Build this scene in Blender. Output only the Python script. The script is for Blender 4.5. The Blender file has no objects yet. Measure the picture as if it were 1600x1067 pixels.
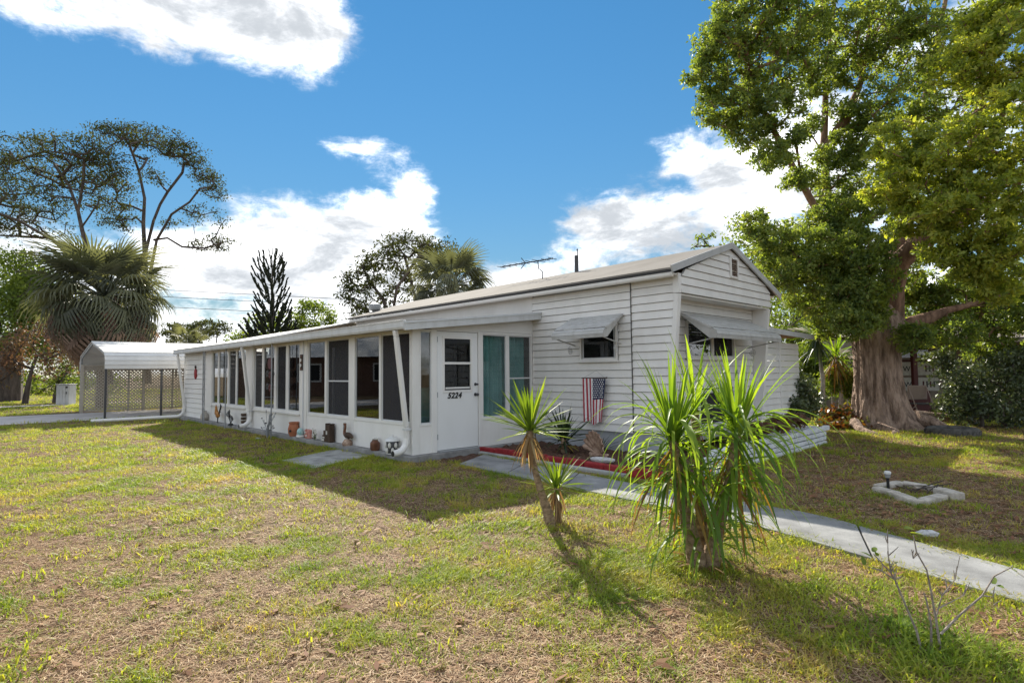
import bpy, math, random
import numpy as np
from mathutils import Vector, Matrix
from math import sin, cos, tan, atan, atan2, radians, pi, sqrt
random.seed(7)
S = bpy.context.scene
COL = S.collection
# ------------------------------------------------------------------ camera
F = 889.0; CH = 1.42
_p = atan(47.5/889); _r = radians(0.63)
_f = np.array([0, cos(_p), sin(_p)]); _u0 = np.array([0, -sin(_p), cos(_p)]); _r0 = np.array([1.0, 0, 0])
_rt = cos(_r)*_r0 - sin(_r)*_u0; _up = sin(_r)*_r0 + cos(_r)*_u0
CP = np.array([0, 0, CH])
cam = bpy.data.cameras.new('camera'); cam.sensor_width = 36; cam.lens = F/1600*36
cam.clip_start = .05; cam.clip_end = 2000
camo = bpy.data.objects.new('camera', cam); COL.objects.link(camo)
M = Matrix(((_rt[0], _up[0], -_f[0], 0), (_rt[1], _up[1], -_f[1], 0), (_rt[2], _up[2], -_f[2], CH), (0, 0, 0, 1)))
camo.matrix_world = M
S.camera = camo

def ray(x, y):
    d = _f*F + _rt*(x-800) - _up*(y-533.5)
    return d/np.linalg.norm(d)
def at(x, y, Y):            # a point at real distance Y (metres north of the camera)
    d = ray(x, y); return CP + d*Y/d[1]
def gr(x, y, z=0):          # where that sight line meets the ground
    d = ray(x, y); return CP + d*(z-CH)/d[2]
def mpp(Y): return Y/F
# ------------------------------------------------------------------ light, sky
LV = Vector((.39, -1.50, -1.0)).normalized()      # way the sunlight travels
SUN_EL = math.asin(-LV.z); SUN_AZ = atan2(-LV.x, -LV.y)
sun = bpy.data.lights.new('sun', 'SUN'); sun.energy = 2.75; sun.angle = radians(.55); sun.color = (1, .93, .80)
suno = bpy.data.objects.new('sun', sun); COL.objects.link(suno)
suno.rotation_euler = LV.to_track_quat('-Z', 'Y').to_euler()
S.view_settings.view_transform = 'Standard'; S.view_settings.look = 'None'
S.view_settings.gamma = 1; S.view_settings.use_curve_mapping = False
S.view_settings.exposure = 1.80
S.render.engine = 'CYCLES'
S.cycles.max_bounces = 7; S.cycles.diffuse_bounces = 3; S.cycles.glossy_bounces = 3
S.cycles.transparent_max_bounces = 10; S.cycles.transmission_bounces = 4
S.cycles.caustics_reflective = False; S.cycles.caustics_refractive = False
S.cycles.sample_clamp_indirect = 6
S.cycles.use_denoising = True; S.cycles.denoising_prefilter = 'NONE'; S.cycles.denoising_input_passes = 'RGB_ALBEDO_NORMAL'; S.cycles.use_adaptive_sampling = False
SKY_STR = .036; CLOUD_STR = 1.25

W = bpy.data.worlds.new('World'); S.world = W; W.use_nodes = True
nt = W.node_tree; nt.nodes.clear()
def N(t, **k):
    n = nt.nodes.new(t)
    for a, b in k.items(): setattr(n, a, b)
    return n
def MA(op, a, b=None, c=None, clamp=False):
    n = N('ShaderNodeMath', operation=op, use_clamp=clamp)
    for i, v in enumerate((a, b, c)):
        if v is None: continue
        if isinstance(v, (int, float)): n.inputs[i].default_value = v
        else: nt.links.new(v, n.inputs[i])
    return n.outputs[0]
sky = N('ShaderNodeTexSky', sky_type='NISHITA', sun_disc=False, sun_elevation=SUN_EL, sun_rotation=SUN_AZ)
sky.air_density = 1.0; sky.dust_density = .0; sky.ozone_density = 1.6; sky.altitude = 0
hs = N('ShaderNodeHueSaturation'); hs.inputs['Saturation'].default_value = 1.30; hs.inputs['Hue'].default_value = .492; hs.inputs['Value'].default_value = 1
nt.links.new(sky.outputs[0], hs.inputs['Color'])
tc = N('ShaderNodeTexCoord')
D = tc.outputs['Generated']
def cloud_noise(scale, detail, rough, off, stretch=1.9, dist=0.0):
    mp = N('ShaderNodeMapping'); mp.inputs['Scale'].default_value = (1, 1, stretch); mp.inputs['Location'].default_value = off
    nt.links.new(D, mp.inputs[0])
    n = N('ShaderNodeTexNoise'); n.inputs['Scale'].default_value = scale; n.inputs['Detail'].default_value = detail
    n.inputs['Roughness'].default_value = rough; n.inputs['Distortion'].default_value = dist
    nt.links.new(mp.outputs[0], n.inputs['Vector']); return n.outputs['Fac']
big = cloud_noise(2.6, 3, .5, (3.1, .4, 1.2), 2.2)
fine = cloud_noise(7.5, 8, .62, (.3, 2.2, .7), 1.9, .25)
BL = [  # x, y, rx, ry, weight : cumulus in view; negative weights hold the added cloud cover off the blue
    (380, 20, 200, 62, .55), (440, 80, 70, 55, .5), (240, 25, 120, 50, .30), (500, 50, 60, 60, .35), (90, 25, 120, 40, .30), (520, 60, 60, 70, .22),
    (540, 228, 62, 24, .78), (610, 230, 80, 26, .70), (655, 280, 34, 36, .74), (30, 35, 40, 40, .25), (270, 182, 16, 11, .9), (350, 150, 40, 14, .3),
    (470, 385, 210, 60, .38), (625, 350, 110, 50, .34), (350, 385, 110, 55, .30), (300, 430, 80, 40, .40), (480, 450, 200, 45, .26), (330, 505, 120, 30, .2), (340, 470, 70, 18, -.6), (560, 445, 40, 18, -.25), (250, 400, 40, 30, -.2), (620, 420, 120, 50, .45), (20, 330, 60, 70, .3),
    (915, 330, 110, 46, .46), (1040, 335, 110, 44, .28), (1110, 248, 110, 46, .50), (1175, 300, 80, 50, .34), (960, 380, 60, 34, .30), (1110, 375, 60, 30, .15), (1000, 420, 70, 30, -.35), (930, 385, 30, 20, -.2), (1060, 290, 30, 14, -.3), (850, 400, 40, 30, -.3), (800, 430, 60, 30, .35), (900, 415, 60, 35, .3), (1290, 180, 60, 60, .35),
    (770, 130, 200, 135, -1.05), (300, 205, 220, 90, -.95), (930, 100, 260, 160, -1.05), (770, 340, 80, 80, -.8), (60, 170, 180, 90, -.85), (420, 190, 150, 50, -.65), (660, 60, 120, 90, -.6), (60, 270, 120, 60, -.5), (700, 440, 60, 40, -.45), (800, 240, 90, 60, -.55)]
tot = None
for x, y, rx, ry, w in BL:
    if not w: continue
    c = ray(x, y); rad = rx/F
    sub = N('ShaderNodeVectorMath', operation='SUBTRACT'); nt.links.new(D, sub.inputs[0]); sub.inputs[1].default_value = c
    mu = N('ShaderNodeVectorMath', operation='MULTIPLY'); nt.links.new(sub.outputs[0], mu.inputs[0])
    mu.inputs[1].default_value = (F/rx, F/rx, F/ry)
    ln = N('ShaderNodeVectorMath', operation='DOT_PRODUCT'); nt.links.new(mu.outputs[0], ln.inputs[0]); nt.links.new(mu.outputs[0], ln.inputs[1])
    g = MA('MULTIPLY', MA('POWER', 2.71828, MA('MULTIPLY', ln.outputs['Value'], -.9)), w)
    tot = g if tot is None else MA('ADD', tot, g)
wisp = cloud_noise(22, 6, .68, (1.7, 5.1, 2.9), 1.7, .4)
dens = MA('ADD', MA('ADD', MA('MULTIPLY', big, .62), MA('ADD', MA('MULTIPLY', fine, 1.6), MA('MULTIPLY', wisp, .80))), MA('ADD', MA('MULTIPLY', tot, .80), .38))  # constant term adds unseen cloud beyond the frame to brighten the ambient light
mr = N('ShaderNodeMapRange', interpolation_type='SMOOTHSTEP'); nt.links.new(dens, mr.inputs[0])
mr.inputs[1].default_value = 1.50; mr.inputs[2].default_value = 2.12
core = N('ShaderNodeMapRange', interpolation_type='SMOOTHSTEP'); nt.links.new(MA('ADD', MA('MULTIPLY', cloud_noise(5.5, 9, .66, (7, 1, 4), 2.4, .3), 1.25), MA('MULTIPLY', dens, .18)), core.inputs[0])
core.inputs[1].default_value = .70; core.inputs[2].default_value = 1.22
cc = N('ShaderNodeMixRGB'); nt.links.new(core.outputs[0], cc.inputs[0])
cc.inputs[1].default_value = (.58, .58, .585, 1); cc.inputs[2].default_value = (.15, .16, .172, 1)
lum = N('ShaderNodeRGBToBW'); nt.links.new(hs.outputs[0], lum.inputs[0])        # soft shoulder: the glow round the sun does not run away
sh = MA('DIVIDE', SKY_STR, MA('ADD', .62, MA('MULTIPLY', lum.outputs[0], .16)))
b1 = N('ShaderNodeBackground'); nt.links.new(hs.outputs[0], b1.inputs[0]); nt.links.new(sh, b1.inputs[1])
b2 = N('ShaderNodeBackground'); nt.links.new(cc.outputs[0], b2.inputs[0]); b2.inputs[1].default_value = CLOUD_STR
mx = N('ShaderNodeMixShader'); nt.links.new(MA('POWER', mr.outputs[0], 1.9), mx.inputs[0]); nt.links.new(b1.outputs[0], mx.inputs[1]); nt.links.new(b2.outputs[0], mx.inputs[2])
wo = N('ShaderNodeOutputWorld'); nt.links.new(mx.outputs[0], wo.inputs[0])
W.cycles.sampling_method = 'MANUAL'; W.cycles.sample_map_resolution = 1024

# ------------------------------------------------------------------ materials
class Mat:
    def __init__(s, name):
        s.m = bpy.data.materials.new(name); s.m.use_nodes = True; s.t = s.m.node_tree
        s.b = s.t.nodes['Principled BSDF']; s.out = s.t.nodes['Material Output']
    def n(s, t, **k):
        n = s.t.nodes.new(t)
        for a, b in k.items(): setattr(n, a, b)
        return n
    def l(s, a, b): s.t.links.new(a, b)
    def noise(s, scale, detail=4, rough=.55, coord='Object', sc=(1, 1, 1)):
        if coord == 'World':
            v = s.n('ShaderNodeNewGeometry').outputs['Position']
        else:
            v = s.n('ShaderNodeTexCoord').outputs[coord]
        mp = s.n('ShaderNodeMapping'); mp.inputs['Scale'].default_value = sc; s.l(v, mp.inputs[0])
        n = s.n('ShaderNodeTexNoise'); n.inputs['Scale'].default_value = scale; n.inputs['Detail'].default_value = detail; n.inputs['Roughness'].default_value = rough
        s.l(mp.outputs[0], n.inputs['Vector']); return n.outputs['Fac']
    def ramp(s, fac, stops):
        r = s.n('ShaderNodeValToRGB'); e = r.color_ramp.elements
        while len(e) < len(stops): e.new(.5)
        for i, (p, c) in enumerate(stops): e[i].position = p; e[i].color = (*c, 1)
        s.l(fac, r.inputs[0]); return r.outputs[0]
    def mix(s, fac, a, b, mode='MIX'):
        m = s.n('ShaderNodeMixRGB', blend_type=mode)
        for i, v in enumerate((fac, a, b)):
            if isinstance(v, (int, float)): m.inputs[i].default_value = v
            elif isinstance(v, tuple): m.inputs[i].default_value = (*v, 1)
            else: s.l(v, m.inputs[i])
        return m.outputs[0]
    def bump(s, fac, strength, dist=.01):
        b = s.n('ShaderNodeBump'); b.inputs['Strength'].default_value = strength; b.inputs['Distance'].default_value = dist
        s.l(fac, b.inputs['Height']); s.l(b.outputs[0], s.b.inputs['Normal'])
    def col(s, c):
        if isinstance(c, tuple): s.b.inputs['Base Color'].default_value = (*c, 1)
        else: s.l(c, s.b.inputs['Base Color'])
        return s
    def rough(s, r, spec=.4, metal=0):
        s.b.inputs['Roughness'].default_value = r; s.b.inputs['Specular IOR Level'].default_value = spec; s.b.inputs['Metallic'].default_value = metal; return s

def painted(name, c, dirt=.16, rough=.5, scale=3, spec=.35, fine=40, metal=0):
    m = Mat(name); d = tuple(v*.62 for v in c); d = (d[0], d[1]*.97, d[2]*.9)
    a = m.noise(scale, 6, .6, 'World', (1, 1, .45)); r = m.ramp(a, [(.42, (0, 0, 0)), (.75, (1, 1, 1))])
    k = m.mix(r, (0, 0, 0), (dirt*2, dirt*2, dirt*2))
    st = m.ramp(m.noise(7, 5, .65, 'World', (1, 1, .07)), [(.58, (0, 0, 0)), (.85, (dirt*1.5,)*3)])
    base = m.mix(st, m.mix(k, c, d), tuple(v*.9 for v in d))
    rnd = m.n('ShaderNodeObjectInfo').outputs['Random']
    v = m.ramp(rnd, [(0, (.93, .93, .93)), (1, (1, 1, 1))])
    m.col(m.mix(1.0, base, v, 'MULTIPLY')).rough(rough, spec, metal)
    m.bump(m.noise(fine, 3, .6, 'World'), .12, .004)
    return m.m
def two(name, c1, c2, scale=6, rough=.8, bump=.3, bscale=30, sc=(1, 1, 1), coord='World', dist=.01, lo=.35, hi=.65, spec=.3):
    m = Mat(name); m.col(m.ramp(m.noise(scale, 7, .62, coord, sc), [(lo, c1), (hi, c2)])).rough(rough, spec)
    m.bump(m.noise(bscale, 6, .6, coord, sc), bump, dist); return m.m
def flat(name, c, rough=.5, spec=.4, metal=0):
    m = Mat(name); m.col(m.mix(m.noise(14, 4, .6, 'World'), tuple(v*.85 for v in c), tuple(min(1, v*1.1) for v in c))).rough(rough, spec, metal); return m.m
def leafmat(name, stops, trans=.45, rough=.42, tint=(1.5, 1.35, .35), spec=.45, patch=None, island=True):
    """leaf: colour varies leaf by leaf; part of the light goes through."""
    m = Mat(name)
    fac = m.n('ShaderNodeNewGeometry').outputs['Random Per Island'] if island else m.n('ShaderNodeObjectInfo').outputs['Random']
    if patch:
        p = m.noise(patch, 3, .6, 'World'); mm = m.n('ShaderNodeMath', operation='MULTIPLY_ADD')
        m.l(p, mm.inputs[0]); mm.inputs[1].default_value = 1.5; mm.inputs[2].default_value = -.5
        ad = m.n('ShaderNodeMath', operation='MULTIPLY_ADD', use_clamp=True); m.l(fac, ad.inputs[0]); ad.inputs[1].default_value = .55; m.l(mm.outputs[0], ad.inputs[2])
        fac = ad.outputs[0]
    c = m.ramp(fac, stops); m.col(c).rough(rough, spec)
    tr = m.n('ShaderNodeBsdfTranslucent'); m.l(m.mix(1.0, c, tint, 'MULTIPLY'), tr.inputs[0])
    ms = m.n('ShaderNodeMixShader'); ms.inputs[0].default_value = trans
    m.l(m.b.outputs[0], ms.inputs[1]); m.l(tr.outputs[0], ms.inputs[2]); m.l(ms.outputs[0], m.out.inputs[0])
    return m.m
def glassmat(name, tint, rough=.0):
    m = Mat(name); m.t.nodes.remove(m.b)
    t = m.n('ShaderNodeBsdfTransparent'); t.inputs[0].default_value = (*tint, 1)
    g = m.n('ShaderNodeBsdfGlossy'); g.inputs[0].default_value = (.95, .97, 1, 1); g.inputs[1].default_value = rough
    ge = m.n('ShaderNodeNewGeometry'); dp = m.n('ShaderNodeVectorMath', operation='DOT_PRODUCT'); m.l(ge.outputs['Incoming'], dp.inputs[0]); m.l(ge.outputs['Normal'], dp.inputs[1])
    ab = m.n('ShaderNodeMath', operation='ABSOLUTE'); m.l(dp.outputs['Value'], ab.inputs[0]); om = m.n('ShaderNodeMath', operation='SUBTRACT'); om.inputs[0].default_value = 1; m.l(ab.outputs[0], om.inputs[1])
    pw = m.n('ShaderNodeMath', operation='POWER'); m.l(om.outputs[0], pw.inputs[0]); pw.inputs[1].default_value = 4.2
    k = m.n('ShaderNodeMath', operation='MULTIPLY_ADD', use_clamp=True); m.l(pw.outputs[0], k.inputs[0]); k.inputs[1].default_value = .95; k.inputs[2].default_value = .05
    ms = m.n('ShaderNodeMixShader'); m.l(k.outputs[0], ms.inputs[0]); m.l(t.outputs[0], ms.inputs[1]); m.l(g.outputs[0], ms.inputs[2]); m.l(ms.outputs[0], m.out.inputs[0])
    return m.m
def screenmat(name, c, op):
    m = Mat(name); m.col(c).rough(.8, .2)
    t = m.n('ShaderNodeBsdfTransparent'); ms = m.n('ShaderNodeMixShader'); ms.inputs[0].default_value = op
    m.l(t.outputs[0], ms.inputs[1]); m.l(m.b.outputs[0], ms.inputs[2]); m.l(ms.outputs[0], m.out.inputs[0]); return m.m

X = {}
X['siding'] = painted('white_siding', (.80, .78, .75), .15, .5, 2.6)
X['trim'] = painted('white_trim', (.80, .78, .75), .12, .4, 3)
X['panel'] = painted('white_panel', (.83, .81, .78), .13, .45, 2.2)
X['doorw'] = painted('white_door', (.83, .83, .82), .06, .35, 2)
X['alu'] = painted('aluminium_frame', (.62, .63, .64), .12, .4, 4)
X['fascia'] = painted('grey_white_fascia', (.60, .61, .61), .25, .5, 5)
X['white'] = painted('white_roof_paint', (.74, .73, .71), .2, .55, 2, .2)
X['rake'] = painted('grey_rake_metal', (.50, .505, .51), .2, .4, 5)
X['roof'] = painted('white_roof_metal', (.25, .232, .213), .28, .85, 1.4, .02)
X['awning'] = painted('awning_aluminium', (.50, .495, .48), .35, .5, 7)
X['skirt'] = painted('skirt_block', (.42, .44, .47), .3, .8, 3)
X['slab'] = two('slab_concrete', (.19, .185, .18), (.31, .305, .295), 5, .85, .35, 60)
X['walk'] = two('walk_concrete', (.145, .146, .147), (.30, .302, .302), 3.4, .88, .5, 90, lo=.28, hi=.66)
X['pad'] = two('pad_concrete', (.22, .22, .21), (.44, .44, .42), 4, .88, .5, 50)
X['drive'] = two('driveway_concrete', (.40, .38, .37), (.52, .50, .49), 1.2, .9, .3, 60)
X['black'] = flat('black_iron', (.018, .018, .02), .45)
X['darkm'] = flat('dark_grey_metal', (.06, .06, .065), .45)
X['greym'] = flat('grey_metal', (.30, .31, .32), .4)
X['glass'] = glassmat('window_glass', (.42, .44, .44)); X['clear'] = glassmat('clear_glass', (.86, .90, .90))
X['screen'] = screenmat('insect_screen', (.045, .042, .045), .82)
X['screen2'] = screenmat('light_insect_screen', (.06, .06, .065), .45)
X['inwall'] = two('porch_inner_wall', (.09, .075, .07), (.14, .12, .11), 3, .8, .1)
X['teal'] = two('teal_cloth', (.10, .24, .23), (.18, .36, .34), 3, .85, .1)
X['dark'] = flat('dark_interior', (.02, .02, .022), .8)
X['red'] = two('red_paint', (.20, .012, .014), (.34, .03, .035), 9, .55, .6, 50)
X['block'] = two('white_painted_block', (.52, .54, .56), (.74, .76, .78), 7, .75, .9, 24, dist=.02)
X['soil'] = two('mulch_soil', (.045, .025, .016), (.17, .09, .06), 26, .95, 1.0, 60, dist=.03)
X['shell'] = two('shell_clay', (.22, .13, .09), (.50, .36, .27), 14, .7, .4, 40)
X['terra'] = two('terracotta', (.30, .10, .05), (.44, .17, .09), 10, .8, .3, 40)
X['cream'] = two('cream_ceramic', (.55, .53, .48), (.72, .70, .66), 14, .5, .3, 40)
X['pink'] = two('pink_clay', (.45, .17, .13), (.60, .30, .26), 20, .7, .4, 40)
X['aqua'] = two('aqua_glaze', (.10, .38, .40), (.55, .62, .58), 30, .5, .3, 40)
X['dkwood'] = two('dark_wood', (.035, .022, .016), (.10, .065, .045), 12, .8, .6, 40, (1, 1, .3))
X['brown'] = two('brown_glaze', (.09, .035, .02), (.20, .09, .05), 10, .45, .3, 40)
X['ochre'] = two('ochre', (.30, .12, .03), (.45, .22, .06), 10, .6, .3, 40)
X['rock'] = two('stone', (.20, .15, .12), (.42, .33, .27), 14, .9, .9, 30, dist=.03)
X['kerb'] = two('grey_edging_block', (.33, .295, .25), (.60, .55, .48), 9, .9, .9, 30, dist=.02)
X['pale'] = two('pale_stone', (.40, .39, .38), (.62, .61, .60), 12, .9, .8, 30, dist=.02)
X['rubber'] = two('tyre_rubber', (.045, .043, .04), (.13, .12, .11), 8, .75, .5, 40)
X['barkc'] = two('camphor_bark', (.15, .10, .072), (.48, .345, .265), 9, .92, 1.0, 16, (1, 1, .22), dist=.14, lo=.36, hi=.60)
X['barkl'] = two('brown_limb_bark', (.13, .075, .05), (.36, .22, .15), 6, .9, .9, 16, (1, 1, .3), dist=.04)
X['barkg'] = two('grey_bark', (.05, .042, .036), (.14, .115, .10), 5, .9, .7, 16, (1, 1, .3), dist=.03)
X['barky'] = two('yucca_stem', (.17, .11, .07), (.42, .30, .20), 22, .9, .9, 50, (1, 1, 1.6), dist=.02)
X['barkw'] = two('pale_stem', (.24, .22, .20), (.44, .41, .38), 14, .85, .5, 40)
X['twig'] = two('twig_bark', (.16, .13, .11), (.36, .31, .27), 30, .85, .5, 60)
X['palmbark'] = two('palm_trunk', (.08, .06, .045), (.2, .16, .13), 9, .95, 1., 30, (1, 1, 2.5), dist=.03)
X['lattice'] = flat('tan_lattice', (.50, .45, .38), .7)
X['shedroof'] = two('weathered_roof', (.16, .13, .11), (.33, .28, .25), 5, .9, .5, 30)
X['litter_roof'] = two('leaf_littered_roof', (.16, .07, .04), (.42, .30, .24), 9, .9, .6, 30)
X['tan'] = two('tan_wall', (.22, .18, .15), (.34, .28, .23), 3, .85, .2)
X['maroon'] = flat('maroon_post', (.09, .02, .022), .6)
X['brick'] = two('brown_wall', (.15, .085, .06), (.22, .13, .095), 6, .85, .3)
X['chair'] = flat('pinkish_plastic', (.36, .27, .25), .6)
X['boxm'] = painted('utility_box_paint', (.55, .56, .56), .35, .5, 5)
X['flagred'] = flat('flag_red', (.38, .035, .055), .8); X['flagwhite'] = flat('flag_white', (.75, .74, .74), .8); X['flagblue'] = flat('flag_navy', (.02, .025, .07), .8)
X['lampw'] = flat('white_plastic', (.70, .70, .68), .4)
X['camphor'] = leafmat('camphor_leaf', [(0, (.05, .085, .036)), (.35, (.13, .19, .06)), (.7, (.22, .285, .078)), (1, (.34, .37, .10))], .5, .5, (1.7, 1.6, .5), .3, 2.2)
X['camphor2'] = leafmat('camphor_sunlit_leaf', [(0, (.08, .13, .036)), (.45, (.26, .33, .07)), (1, (.50, .50, .11))], .55, .5, (1.6, 1.5, .45), .3, 2.2)  # lighter, yellower camphor leaf: sunlight on the near crown put into the colour
X['darkleaf'] = leafmat('dark_leaf', [(0, (.035, .052, .03)), (.6, (.085, .115, .055)), (1, (.18, .22, .09))], .25, .38, (1.6, 1.5, .6), .6, 2.0)
X['midleaf'] = leafmat('mid_green_leaf', [(0, (.06, .10, .03)), (.6, (.14, .20, .045)), (1, (.24, .30, .06))], .42, .6, (1.7, 1.6, .5), .15, .8)
X['earleaf'] = leafmat('olive_leaf', [(0, (.035, .045, .022)), (.6, (.07, .085, .034)), (1, (.125, .14, .05))], .25, .8, (1.6, 1.5, .6), .08, .4)
X['rust'] = leafmat('rusty_leaf', [(0, (.09, .05, .03)), (.5, (.19, .11, .075)), (1, (.12, .12, .05))], .35, .6, (1.6, 1.4, .8), .3, .7)
X['deadspray'] = leafmat('dead_palm_spray', [(0, (.16, .10, .085)), (1, (.36, .25, .21))], .3, .8, (1.2, 1.1, 1.0), .05)
X['needle'] = leafmat('norfolk_needle', [(0, (.012, .018, .010)), (1, (.035, .045, .022))], .15, .6, (1.4, 1.3, .7), .3)
X['sabal'] = leafmat('sabal_leaf', [(0, (.075, .085, .06)), (.6, (.13, .145, .095)), (1, (.19, .20, .135))], .4, .5, (1.6, 1.5, .7), .4, island=False)
X['sabaldead'] = leafmat('sabal_dead_leaf', [(0, (.22, .15, .11)), (1, (.42, .31, .24))], .3, .7, (1.2, 1.1, .9), .2, island=False)
X['strap'] = leafmat('strap_leaf', [(0, (.075, .14, .022)), (.5, (.14, .235, .032)), (1, (.25, .34, .055))], .5, .45, (1.9, 1.8, .45), .3, island=False)
X['strapold'] = leafmat('old_strap_leaf', [(0, (.22, .09, .025)), (.5, (.30, .18, .05)), (1, (.20, .22, .05))], .4, .5, (1.5, 1.3, .5), .3, island=False)
X['yuccal'] = leafmat('yucca_leaf', [(0, (.07, .12, .02)), (.6, (.13, .20, .035)), (1, (.22, .29, .06))], .45, .45, (1.8, 1.7, .4), .3, island=False)
X['yuccad'] = leafmat('dark_yucca_leaf', [(0, (.018, .035, .014)), (1, (.05, .08, .03))], .25, .35, (1.5, 1.4, .5), .5, island=False)
X['straw'] = leafmat('dry_leaf', [(0, (.22, .13, .06)), (.5, (.34, .22, .12)), (1, (.42, .32, .18))], .4, .6, (1.3, 1.2, .8), .2, island=False)
X['croton'] = leafmat('croton_leaf', [(0, (.12, .025, .012)), (.4, (.22, .09, .02)), (.7, (.05, .07, .02)), (1, (.20, .19, .03))], .35, .4, (1.5, 1.3, .6), .4)

# ------------------------------------------------------------------ mesh helpers
def setp(o, label=None, cat=None, group=None, kind=None):
    if label: o['label'] = label
    if cat: o['category'] = cat
    if group: o['group'] = group
    if kind: o['kind'] = kind
    return o
def empty(name, loc, label, cat, group=None, rz=0, kind=None):
    o = bpy.data.objects.new(name, None); o.empty_display_size = .1; COL.objects.link(o)
    o.location = Vector(loc); o.rotation_euler = (0, 0, rz); return setp(o, label, cat, group, kind)
def link(name, me, parent=None, loc=None, rot=None, scale=None):
    o = bpy.data.objects.new(name, me); COL.objects.link(o)
    if parent is not None: o.parent = parent
    if loc is not None: o.location = Vector(loc)
    if rot is not None: o.rotation_euler = rot
    if scale is not None: o.scale = (scale,)*3 if isinstance(scale, (int, float)) else scale
    return o
def V3(p): return Vector((float(p[0]), float(p[1]), float(p[2])))
class MB:
    def __init__(s): s.v = []; s.f = []; s.m = []; s.k = 0
    def add(s, vs, fs):
        b = len(s.v); s.v += [tuple(map(float, p)) for p in vs]
        for f in fs: s.f.append(tuple(i+b for i in f)); s.m.append(s.k)
        return s
    def box(s, a, b):
        x0, x1 = sorted((a[0], b[0])); y0, y1 = sorted((a[1], b[1])); z0, z1 = sorted((a[2], b[2]))
        return s.add([(x0, y0, z0), (x1, y0, z0), (x1, y1, z0), (x0, y1, z0), (x0, y0, z1), (x1, y0, z1), (x1, y1, z1), (x0, y1, z1)],
                     [(0, 3, 2, 1), (4, 5, 6, 7), (0, 1, 5, 4), (1, 2, 6, 5), (2, 3, 7, 6), (3, 0, 4, 7)])
    def hexa(s, q0, q1):     # two matching quads
        return s.add(list(q0)+list(q1), [(3, 2, 1, 0), (4, 5, 6, 7), (0, 1, 5, 4), (1, 2, 6, 5), (2, 3, 7, 6), (3, 0, 4, 7)])
    def bar(s, p, q, w, h, up=(0, 0, 1)):
        p, q = V3(p), V3(q); d = (q-p).normalized(); u = Vector(up)
        if abs(d.dot(u)) > .98: u = Vector((1, 0, 0))
        sd = d.cross(u).normalized()*w/2; u = sd.cross(d).normalized()*h/2
        return s.hexa([p-sd-u, p+sd-u, p+sd+u, p-sd+u], [q-sd-u, q+sd-u, q+sd+u, q-sd+u])
    def tube(s, pts, r, n=8, caps=True):
        pts = [V3(p) for p in pts]; rs = r if isinstance(r, (list, tuple)) else [r]*len(pts)
        b = len(s.v); pu = None
        for i, p in enumerate(pts):
            d = (pts[min(i+1, len(pts)-1)]-pts[max(i-1, 0)]).normalized()
            if pu is None:
                u = Vector((0, 0, 1)) if abs(d.z) < .9 else Vector((1, 0, 0))
            else: u = pu
            a = d.cross(u).normalized(); c = a.cross(d).normalized(); pu = c
            for k in range(n):
                t = 2*pi*k/n; s.v.append(tuple(p+(a*cos(t)+c*sin(t))*rs[i]))
        for i in range(len(pts)-1):
            for k in range(n):
                k2 = (k+1) % n; s.f.append((b+i*n+k, b+i*n+k2, b+(i+1)*n+k2, b+(i+1)*n+k)); s.m.append(s.k)
        if caps:
            s.f.append(tuple(b+k for k in range(n))[::-1]); s.f.append(tuple(b+(len(pts)-1)*n+k for k in range(n))); s.m += [s.k]*2
        return s
    def lathe(s, prof, c=(0, 0, 0), n=16, sx=1, sy=1):
        b = len(s.v)
        for r, z in prof:
            for k in range(n):
                t = 2*pi*k/n; s.v.append((c[0]+r*cos(t)*sx, c[1]+r*sin(t)*sy, c[2]+z))
        for i in range(len(prof)-1):
            for k in range(n):
                k2 = (k+1) % n; s.f.append((b+i*n+k, b+i*n+k2, b+(i+1)*n+k2, b+(i+1)*n+k)); s.m.append(s.k)
        s.f.append(tuple(b+k for k in range(n))[::-1]); s.f.append(tuple(b+(len(prof)-1)*n+k for k in range(n))); s.m += [s.k]*2
        return s
    def ball(s, c, r, n=10, m=7):
        rx, ry, rz = (r, r, r) if isinstance(r, (int, float)) else r
        prof = [(max(sin(pi*i/m), .02), -cos(pi*i/m)*rz) for i in range(m+1)]
        return s.lathe(prof, c, n, rx, ry)
    def prism(s, poly, ext):
        n = len(poly); e = V3(ext); a = [V3(p) for p in poly]
        return s.add(a+[p+e for p in a], [tuple(range(n))[::-1], tuple(range(n, 2*n))]+[(i, (i+1) % n, n+(i+1) % n, n+i) for i in range(n)])
    def mesh(s, name, mats, smooth=False):
        me = bpy.data.meshes.new(name); me.from_pydata(s.v, [], s.f)
        for m in (mats if isinstance(mats, list) else [mats]): me.materials.append(m)
        if any(s.m): me.polygons.foreach_set('material_index', s.m)
        if smooth:
            me.polygons.foreach_set('use_smooth', [True]*len(s.f))
            try: me.set_sharp_from_angle(angle=radians(38))
            except Exception: pass
        me.update(); return me
    def build(s, name, mats, parent=None, smooth=False, loc=None, bevel=0, rot=None):
        o = link(name, s.mesh(name, mats, smooth), parent, loc, rot)
        if bevel:
            b = o.modifiers.new('bevel', 'BEVEL'); b.width = bevel; b.segments = 2; b.limit_method = 'ANGLE'
        return o
def npmesh(name, v, f, mat):
    """v (n,3), f (m,k) arrays"""
    me = bpy.data.meshes.new(name); v = np.asarray(v, np.float32); f = np.asarray(f, np.int32); k = f.shape[1]
    me.vertices.add(len(v)); me.vertices.foreach_set('co', v.ravel())
    me.loops.add(f.size); me.loops.foreach_set('vertex_index', f.ravel())
    me.polygons.add(len(f)); me.polygons.foreach_set('loop_start', np.arange(0, f.size, k, dtype=np.int32))
    try: me.polygons.foreach_set('loop_total', np.full(len(f), k, np.int32))
    except Exception: pass
    me.update(calc_edges=True); me.materials.append(mat); return me

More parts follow.
